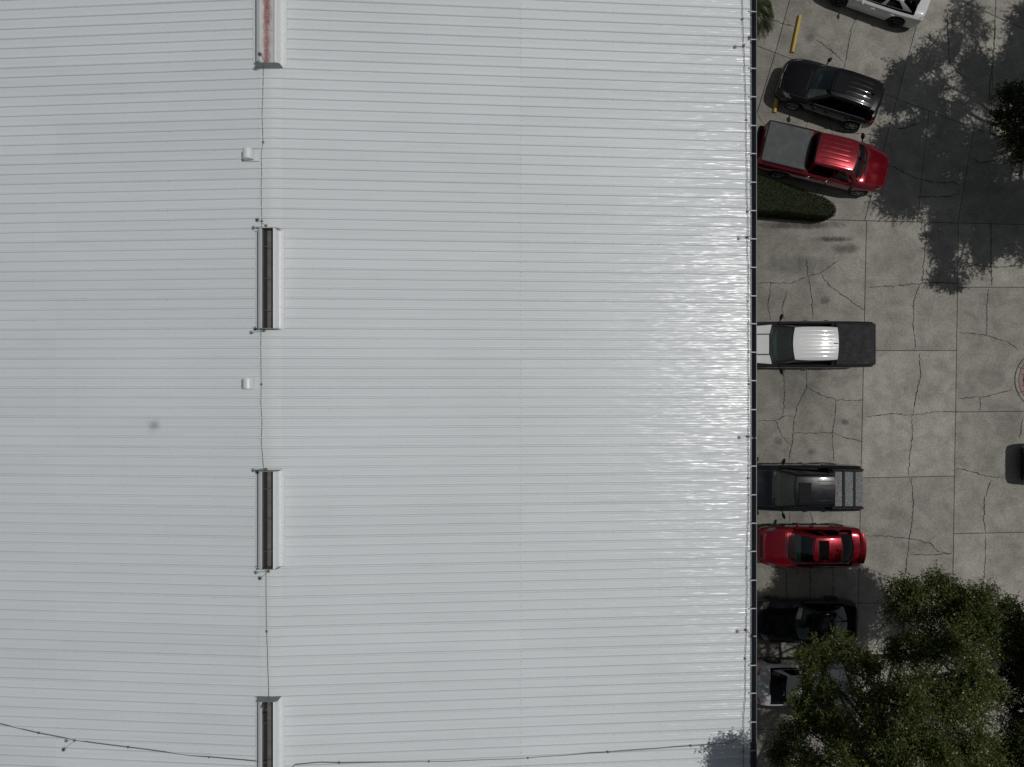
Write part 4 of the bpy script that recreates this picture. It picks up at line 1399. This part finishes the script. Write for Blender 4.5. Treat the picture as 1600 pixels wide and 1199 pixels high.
# ------------------------------------------------------------------ vegetation
def leaf_mesh(name, C, D, U, ln, wd, mat, rng):
    """one diamond-shaped leaf per row: base C, direction D, normal-ish U"""
    n = len(C)
    S = np.cross(D, U); S /= np.linalg.norm(S, axis=1, keepdims=True) + 1e-9
    N = np.cross(S, D)
    ln = ln[:, None]; wd = wd[:, None]
    V = np.empty((n, 4, 3))
    V[:, 0] = C
    V[:, 1] = C + D * ln * 0.5 + S * wd * 0.5 + N * ln * 0.06
    V[:, 2] = C + D * ln
    V[:, 3] = C + D * ln * 0.5 - S * wd * 0.5 + N * ln * 0.06
    me = bpy.data.meshes.new(name)
    me.vertices.add(4 * n); me.loops.add(4 * n); me.polygons.add(n)
    me.vertices.foreach_set('co', V.reshape(-1).astype(np.float32))
    me.loops.foreach_set('vertex_index', np.arange(4 * n, dtype=np.int32))
    me.polygons.foreach_set('loop_start', np.arange(0, 4 * n, 4, dtype=np.int32))
    me.polygons.foreach_set('loop_total', np.full(n, 4, dtype=np.int32))
    me.materials.append(mat)
    me.update()
    return me

def unit(a):
    return a / (np.linalg.norm(a, axis=1, keepdims=True) + 1e-9)

def spray_leaves(clusters, dens, seed, shoot=(0.45, 0.95), per=16, ln=(0.05, 0.095), flat=0.75):
    """leafy shoots that radiate out of each cluster"""
    rng = np.random.default_rng(seed)
    Cs, Ds, Us, Ls, tw = [], [], [], [], []
    sub = []
    for (x, y, z, r) in clusters:
        # each bough carries several tufts, with air between them
        for k in range(8):
            v = rng.normal(size=3) + np.array([0, 0, 0.35]); v /= np.linalg.norm(v)
            sub.append((x + v[0] * r * 0.70, y + v[1] * r * 0.70, z + v[2] * r * 0.50, r * rng.uniform(0.36, 0.56)))
    for (x, y, z, r) in sub:
        ns = max(6, int(dens * r * r * 0.62))
        d = unit(rng.normal(size=(ns, 3)) + np.array([0, 0, 0.35]))
        rad = r * rng.uniform(0.10, 0.95, (ns, 1)) ** 0.6
        lob = np.sin(5.1 * d[:, :1] + 3.0 * x) * np.sin(4.3 * d[:, 1:2] + 2.0 * y) * np.sin(4.7 * d[:, 2:] + z)
        rad = rad * (0.86 + 0.42 * lob)
        base = np.array([x, y, z]) + d * rad * np.array([1, 1, flat])
        # shoots droop outward with a twist of their own
        dirs = unit(d * np.array([1, 1, 0.5]) + rng.normal(size=(ns, 3)) * 0.55 + np.array([0, 0, 0.15]))
        sl = rng.uniform(shoot[0], shoot[1], ns) * min(1.0, 0.45 + 0.50 * r)
        for k in range(per):
            t = (k + rng.uniform(0, 1, ns)) / per
            p = base + dirs * (sl * (t - 0.15))[:, None] + rng.normal(size=(ns, 3)) * 0.028
            ld = unit(dirs * 0.7 + rng.normal(size=(ns, 3)) * 0.75)
            Cs.append(p); Ds.append(ld)
            Us.append(unit(rng.normal(size=(ns, 3)) * 0.65 + np.array([0.25, 0, 1.0])))
            Ls.append(rng.uniform(ln[0], ln[1], ns))
        tw.append((base - dirs * sl[:, None] * 0.3, base + dirs * sl[:, None] * 0.8, np.array([x, y, z])))
    C = np.concatenate(Cs); D = np.concatenate(Ds); U = np.concatenate(Us); L = np.concatenate(Ls)
    return C, D, U, L, tw, rng

def tree(name, label, base, fork, clusters, dens, seed, mat, group='live oaks beside the lot', twig_frac=0.35, per=16, ln=(0.05, 0.095)):
    r = empty(name, (0, 0, 0), 0, label, 'tree', group)
    C, D, U, L, tw, rng = spray_leaves(clusters, dens, seed, per=per, ln=ln)
    me = leaf_mesh('crown', C, D, U, L, L * rng.uniform(0.42, 0.6, len(L)), mat, rng)
    obj('crown', me, r)
    b = Vector(base); f = Vector(fork)
    MB().tube([b + Vector((0, 0, -0.1)), b + Vector((0.02, 0.03, 0.4)), b.lerp(f, 0.55) + Vector((0.08, -0.05, 0)), f], [0.46, 0.34, 0.27, 0.24], 12).build('trunk', M_BARK, r, True)
    # main limbs: each serves a handful of neighbouring clusters
    rd = random.Random(seed)
    cl = sorted(clusters, key=lambda q: math.atan2(q[1] - f.y, q[0] - f.x))
    k = max(4, len(cl) // 4)
    limbs = [cl[i::1][:1] for i in range(0)]
    step = max(1, len(cl) // k)
    for i in range(0, len(cl), step):
        grp = cl[i:i + step]
        far = max(grp, key=lambda q: (q[0] - f.x) ** 2 + (q[1] - f.y) ** 2)
        e = Vector(far[:3])
        pts = []
        for t in np.linspace(0, 1, 7):
            p = f.lerp(e, float(t)) + Vector((rd.uniform(-0.2, 0.2), rd.uniform(-0.2, 0.2), 0.5 * math.sin(math.pi * t) - 0.1 + rd.uniform(-0.12, 0.12))) * (1 if 0 < t < 1 else 0)
            pts.append(p)
        mb = MB().tube(pts, [0.12, 0.10, 0.08, 0.062, 0.046, 0.032, 0.018], 7)
        for q in grp:
            c = Vector(q[:3])
            s = min(pts[2:], key=lambda p: (p - c).length)
            if (s - c).length > 0.15:
                m = s.lerp(c, 0.5) + Vector((rd.uniform(-0.15, 0.15), rd.uniform(-0.15, 0.15), 0.12))
                mb.tube([s, m, c], [0.055, 0.04, 0.022], 6)
            for _ in range(int(5 + 5 * q[3])):
                d = Vector((rd.gauss(0, 1), rd.gauss(0, 1), rd.gauss(0.25, 0.7))).normalized()
                e2 = c + d * q[3] * rd.uniform(0.6, 1.05)
                m = c.lerp(e2, 0.5) + Vector((rd.uniform(-0.1, 0.1), rd.uniform(-0.1, 0.1), rd.uniform(-0.05, 0.1)))
                mb.tube([c, m, e2], [0.022, 0.014, 0.006], 4, caps=False)
        mb.build('branch', M_BARK, r, True)
    return r

def img(*q):
    out = []
    for px, py, z, rad in q:
        p = at(px, py, z); out.append((p.x, p.y, z, rad))
    return out

oakB = [(x, y, z, r * 0.94) for x, y, z, r in img((1415, 945, 4.6, 1.0), (1455, 935, 4.8, 1.0), (1500, 950, 5.0, 1.0), (1530, 945, 5.2, 0.9), (1480, 985, 6.0, 1.1), (1530, 1000, 6.2, 1.1),
           (1415, 1020, 5.6, 0.8), (1442, 1012, 6.2, 0.5), (1240, 1095, 6.2, 0.35), (1268, 1104, 6.4, 0.42), (1270, 1025, 5.6, 0.65), (1310, 1020, 5.8, 0.65), (1345, 1045, 6.0, 0.7), (1255, 1060, 6.0, 0.45), (1290, 1078, 6.4, 0.55),
           (1345, 1090, 7.0, 0.8), (1395, 1085, 7.2, 0.9), (1462, 1075, 7.4, 1.0), (1510, 1050, 7.6, 1.0), (1530, 1100, 7.4, 0.9),
           (1245, 1130, 6.6, 0.6), (1285, 1135, 7.0, 0.6), (1325, 1140, 7.4, 0.7), (1380, 1150, 8.0, 0.9), (1440, 1130, 8.6, 1.1), (1490, 1140, 8.4, 1.0), (1230, 1175, 6.6, 0.6),
           (1275, 1180, 7.6, 0.7), (1330, 1195, 8.4, 0.8), (1400, 1200, 9.0, 1.0), (1470, 1200, 9.0, 1.0), (1520, 1180, 8.2, 0.9))] + \
       [(8.2, -11.75, 11.4, 0.65), (9.0, -12.3, 11.7, 0.8), (8.3, -12.9, 11.5, 0.9), (9.8, -11.9, 10.9, 0.8), (10.2, -13.0, 11.6, 1.0), (11.5, -13.6, 11.8, 1.2), (9.6, -14.6, 11.4, 1.2), (13.0, -14.8, 11.4, 1.4), (11.0, -16.4, 10.8, 1.4), (14.8, -13.8, 10.6, 1.3), (16.4, -15.2, 9.6, 1.4), (13.8, -17.0, 10.4, 1.5), (17.0, -17.4, 8.6, 1.4), (10.4, -18.0, 9.2, 1.3), (15.2, -19.0, 8.8, 1.4), (18.5, -14.6, 7.4, 1.2)]
tree('oak_tree', 'large leafy oak covering the parked cars at the lower right', (14.6, -15.2, 0), (14.2, -14.6, 3.6), oakB, 580, 3, M_LEAF, per=17, ln=(0.055, 0.10))
oakC = [(19.4, -9.9, 5.0, 0.8), (19.0, -10.9, 5.4, 0.8), (18.5, -9.7, 4.6, 0.6), (20.4, -10.6, 5.6, 0.9)] + img((1592, 960, 5.4, 0.7), (1600, 1000, 6.0, 0.9), (1590, 1050, 6.4, 0.7), (1625, 1080, 7.0, 1.1), (1580, 1110, 6.6, 0.55), (1610, 1140, 7.2, 1.0), (1590, 1185, 7.0, 0.8), (1650, 1010, 7.0, 1.2), (1660, 1150, 8.0, 1.4), (1630, 1210, 7.6, 1.2), (1700, 1080, 8.4, 1.5), (1560, 1205, 6.4, 0.6))
tree('oak_tree', 'dark oak at the lower right corner of the photo', (23.4, -12.6, 0), (23.0, -12.6, 3.4), oakC, 480, 8, M_LEAFD, per=16, ln=(0.06, 0.105))
rg = np.random.default_rng(21)
oakA = []
for k in range(60):
    v = rg.normal(size=3); v /= np.linalg.norm(v)
    q = rg.uniform(0.35, 1.0) ** 0.5
    oakA.append((26.1 + 5.6 * v[0] * q, 11.6 + 6.2 * v[1] * q, 6.6 + 2.6 * v[2] * q, float(rg.uniform(0.8, 1.25))))
oakA += img((1585, 150, 4.2, 0.55), (1570, 190, 4.2, 0.5), (1592, 215, 4.4, 0.6), (1610, 180, 4.6, 0.8), (1600, 250, 4.4, 0.5), (1640, 200, 5.0, 1.0))
oakA += [(23.6, 11.0, 6.0, 1.0), (22.4, 9.6, 5.8, 0.9), (24.0, 9.0, 6.2, 1.0), (22.6, 8.2, 5.6, 0.8), (23.2, 7.0, 5.8, 0.9), (22.8, 13.7, 6.6, 1.0), (22.2, 12.4, 6.2, 0.8), (23.6, 12.6, 6.4, 0.9), (22.6, 4.9, 5.2, 0.6), (22.0, 14.9, 6.0, 0.8), (20.6, 13.6, 5.6, 0.8), (20.4, 11.0, 5.4, 0.8), (20.9, 8.6, 5.6, 0.9), (22.4, 6.6, 5.6, 0.8), (23.3, 5.4, 5.8, 0.8), (20.8, 16.0, 5.8, 0.9)]
def clear_of_sedan(k):
    sx, sy = k[0] - 0.534 * k[2], k[1] - 0.0625 * k[2]
    return not (sy > 14.6 - k[3] and sx - k[3] * 1.15 < 19.3)
oakA = [k for k in oakA if clear_of_sedan(k)] + [(20.9, 14.4, 5.6, 0.8), (21.9, 15.0, 5.8, 0.75), (23.0, 15.6, 6.0, 0.8)]
tree('oak_tree', 'oak reaching in at the upper right, shading the concrete', (25.6, 11.4, 0), (25.4, 11.4, 3.6), oakA, 270, 14, M_LEAFD, per=14, ln=(0.08, 0.14))

# clipped hedge
HT = 0.98
hp = [at(x, y, HT) for x, y in ((1181, 270), (1205, 277), (1240, 289), (1270, 301), (1292, 310), (1303, 318), (1307, 327), (1305, 336), (1296, 339), (1262, 337), (1220, 333), (1181, 331))]
hp = [Vector((8.4, hp[0].y + 0.25, HT))] + hp + [Vector((8.4, hp[-1].y, HT))]
hr = empty('hedge', (11.5, 7.9, 0.0), 0, 'low clipped dark green hedge between red pickup and empty bay', 'hedge')
ctr = sum((p.xy for p in hp), Vector((0, 0))) / len(hp)
def hin(p, d):
    return p.xy + (ctr - p.xy).normalized() * d
mb = MB()
n = len(hp)
lv = [(0.05, 0.10), (0.5, 0.04), (HT - 0.12, 0.06), (HT - 0.03, 0.16)]
for z, d in lv:
    for p in hp:
        q = hin(p, d); mb.v.append((q.x - 11.5, q.y - 7.9, z))
for i in range(len(lv) - 1):
    for j in range(n):
        j2 = (j + 1) % n
        mb.f.append((i * n + j2, i * n + j, (i + 1) * n + j, (i + 1) * n + j2)); mb.m.append(0)
mb.f.append(tuple(reversed(range((len(lv) - 1) * n, len(lv) * n)))); mb.m.append(0)
mb.build('hedge_core', simple('hedge_core_green', (0.020, 0.026, 0.008), 0.9), hr)
# leaves over the top and the sides
rng = np.random.default_rng(4)
poly = np.array([[p.x, p.y] for p in hp])
def inside(P):
    r = np.zeros(len(P), bool)
    j = len(poly) - 1
    for i in range(len(poly)):
        a, b = poly[i], poly[j]
        c = ((a[1] > P[:, 1]) != (b[1] > P[:, 1])) & (P[:, 0] < (b[0] - a[0]) * (P[:, 1] - a[1]) / (b[1] - a[1] + 1e-12) + a[0])
        r ^= c; j = i
    return r
P = np.column_stack([rng.uniform(poly[:, 0].min(), poly[:, 0].max(), 40000), rng.uniform(poly[:, 1].min(), poly[:, 1].max(), 40000)])
P = P[inside(P)]
C = [np.column_stack([P, HT - 0.035 + rng.normal(0, 0.016, len(P))])]
S = []
for i in range(n):
    a, b = hp[i], hp[(i + 1) % n]
    m = int((b - a).length * HT * 1500)
    t = rng.uniform(0, 1, m)
    q = np.column_stack([a.x + (b.x - a.x) * t, a.y + (b.y - a.y) * t, rng.uniform(0.04, HT - 0.02, m)])
    q[:, :2] += rng.normal(0, 0.02, (m, 2))
    C.append(q)
C = np.concatenate(C) - np.array([11.5, 7.9, 0])
D = unit(rng.normal(size=C.shape) + np.array([0, 0, 0.5]))
U = unit(rng.normal(size=C.shape) + np.array([0, 0, 0.6]))
L = rng.uniform(0.03, 0.055, len(C))
o = obj('foliage', leaf_mesh('foliage', C, D, U, L, L * 0.55, M_HEDGE, rng), hr)
# kerb that shows at the rounded end of the hedge bed
kp = [at(x, y) for x, y in ((1292, 345), (1302, 343), (1308, 338), (1311, 330), (1309, 322), (1300, 314))]
kb = MB()
A = []
for i, p in enumerate(kp):
    t = (kp[min(i + 1, len(kp) - 1)] - kp[max(i - 1, 0)]).normalized(); nn = Vector((-t.y, t.x, 0))
    A.append([tuple(p + nn * 0.07 + Vector((0, 0, 0.004))), tuple(p + nn * 0.06 + Vector((0, 0, 0.12))), tuple(p - nn * 0.06 + Vector((0, 0, 0.12))), tuple(p - nn * 0.07 + Vector((0, 0, 0.004)))])
#kb.grid(A, flip=True).build('bed_kerb', M_CONC)

# palm by the wall
pp = at(1178, 8, 2.4)
pr_ = empty('palm', (pp.x, pp.y, 0), 0, 'small green palm against the wall at top', 'palm tree')
MB().tube([(0, 0, -0.1), (0.03, 0.02, 0.8), (0, 0, 1.7), (0, 0, 2.3)], [0.16, 0.14, 0.13, 0.12], 10).build('trunk', M_BARK, pr_, True)
rd = random.Random(9)
for k in range(34):
    az = 2 * math.pi * k / 34 + rd.uniform(-0.12, 0.12)
    ln = rd.uniform(1.0, 1.45); rise = rd.uniform(0.0, 0.5)
    rib = []
    for t in np.linspace(0, 1, 12):
        rad = ln * t
        rib.append(Vector((rad * math.cos(az), rad * math.sin(az), 2.3 + rise * math.sin(math.pi * 0.6 * t) - 0.75 * t * t)))
    mb = MB().tube(rib, [0.016 - 0.0011 * i for i in range(12)], 5)
    sdv = Vector((-math.sin(az), math.cos(az), 0))
    for i in range(2, 12):
        for sub in (0.0, 0.5):
            p = rib[i - 1].lerp(rib[i], sub)
            fw = (rib[i] - rib[i - 1]).normalized()
            for s in (1, -1):
                l2 = 0.36 * math.sin(math.pi * (0.12 + 0.80 * (i + sub) / 12)) + 0.08
                tip = p + (sdv * s * 0.8 + fw * 0.75).normalized() * l2 + Vector((0, 0, -0.10 * l2 - 0.04))
                q = fw * 0.022
                m = p.lerp(tip, 0.45) + Vector((0, 0, 0.02))
                mb.add([p - q, m - q * 1.3, tip, m + q * 1.3], [(0, 1, 2, 3)])
    mb.build('frond', M_FROND, pr_)

# the camera drone itself, hovering just above the lens; its faint shadow falls on the left slope
dr = empty('drone', (0, 0, HC + 0.12), 0.4, 'small grey camera drone whose faint shadow falls on left roof slope', 'drone')
M_DRONE = simple('grey_drone_shell', (0.25, 0.25, 0.26), 0.5)
MB().rbox((0, 0, 0.03), (0.19, 0.085, 0.06), 0.02).build('drone_body', M_DRONE, dr, True, 40)
for sx_, sy_ in ((1, 1), (1, -1), (-1, 1), (-1, -1)):
    ar = MB().tube([(0.06 * sx_, 0.03 * sy_, 0.03), (0.12 * sx_, 0.115 * sy_, 0.045)], 0.011, 6).build('arm', M_DRONE, dr, True)
    MB().lathe([(0.0, -0.02), (0.013, -0.02), (0.013, 0.015), (0.0, 0.015)], 10, 'Z', (0.12 * sx_, 0.115 * sy_, 0.05)).build('motor', M_PLAST, ar)
    MB().box((0.12 * sx_, 0.115 * sy_, 0.07), (0.16, 0.016, 0.003), rz=0.8 * sx_ + 0.5 * sy_).build('propeller', M_PLAST, ar)
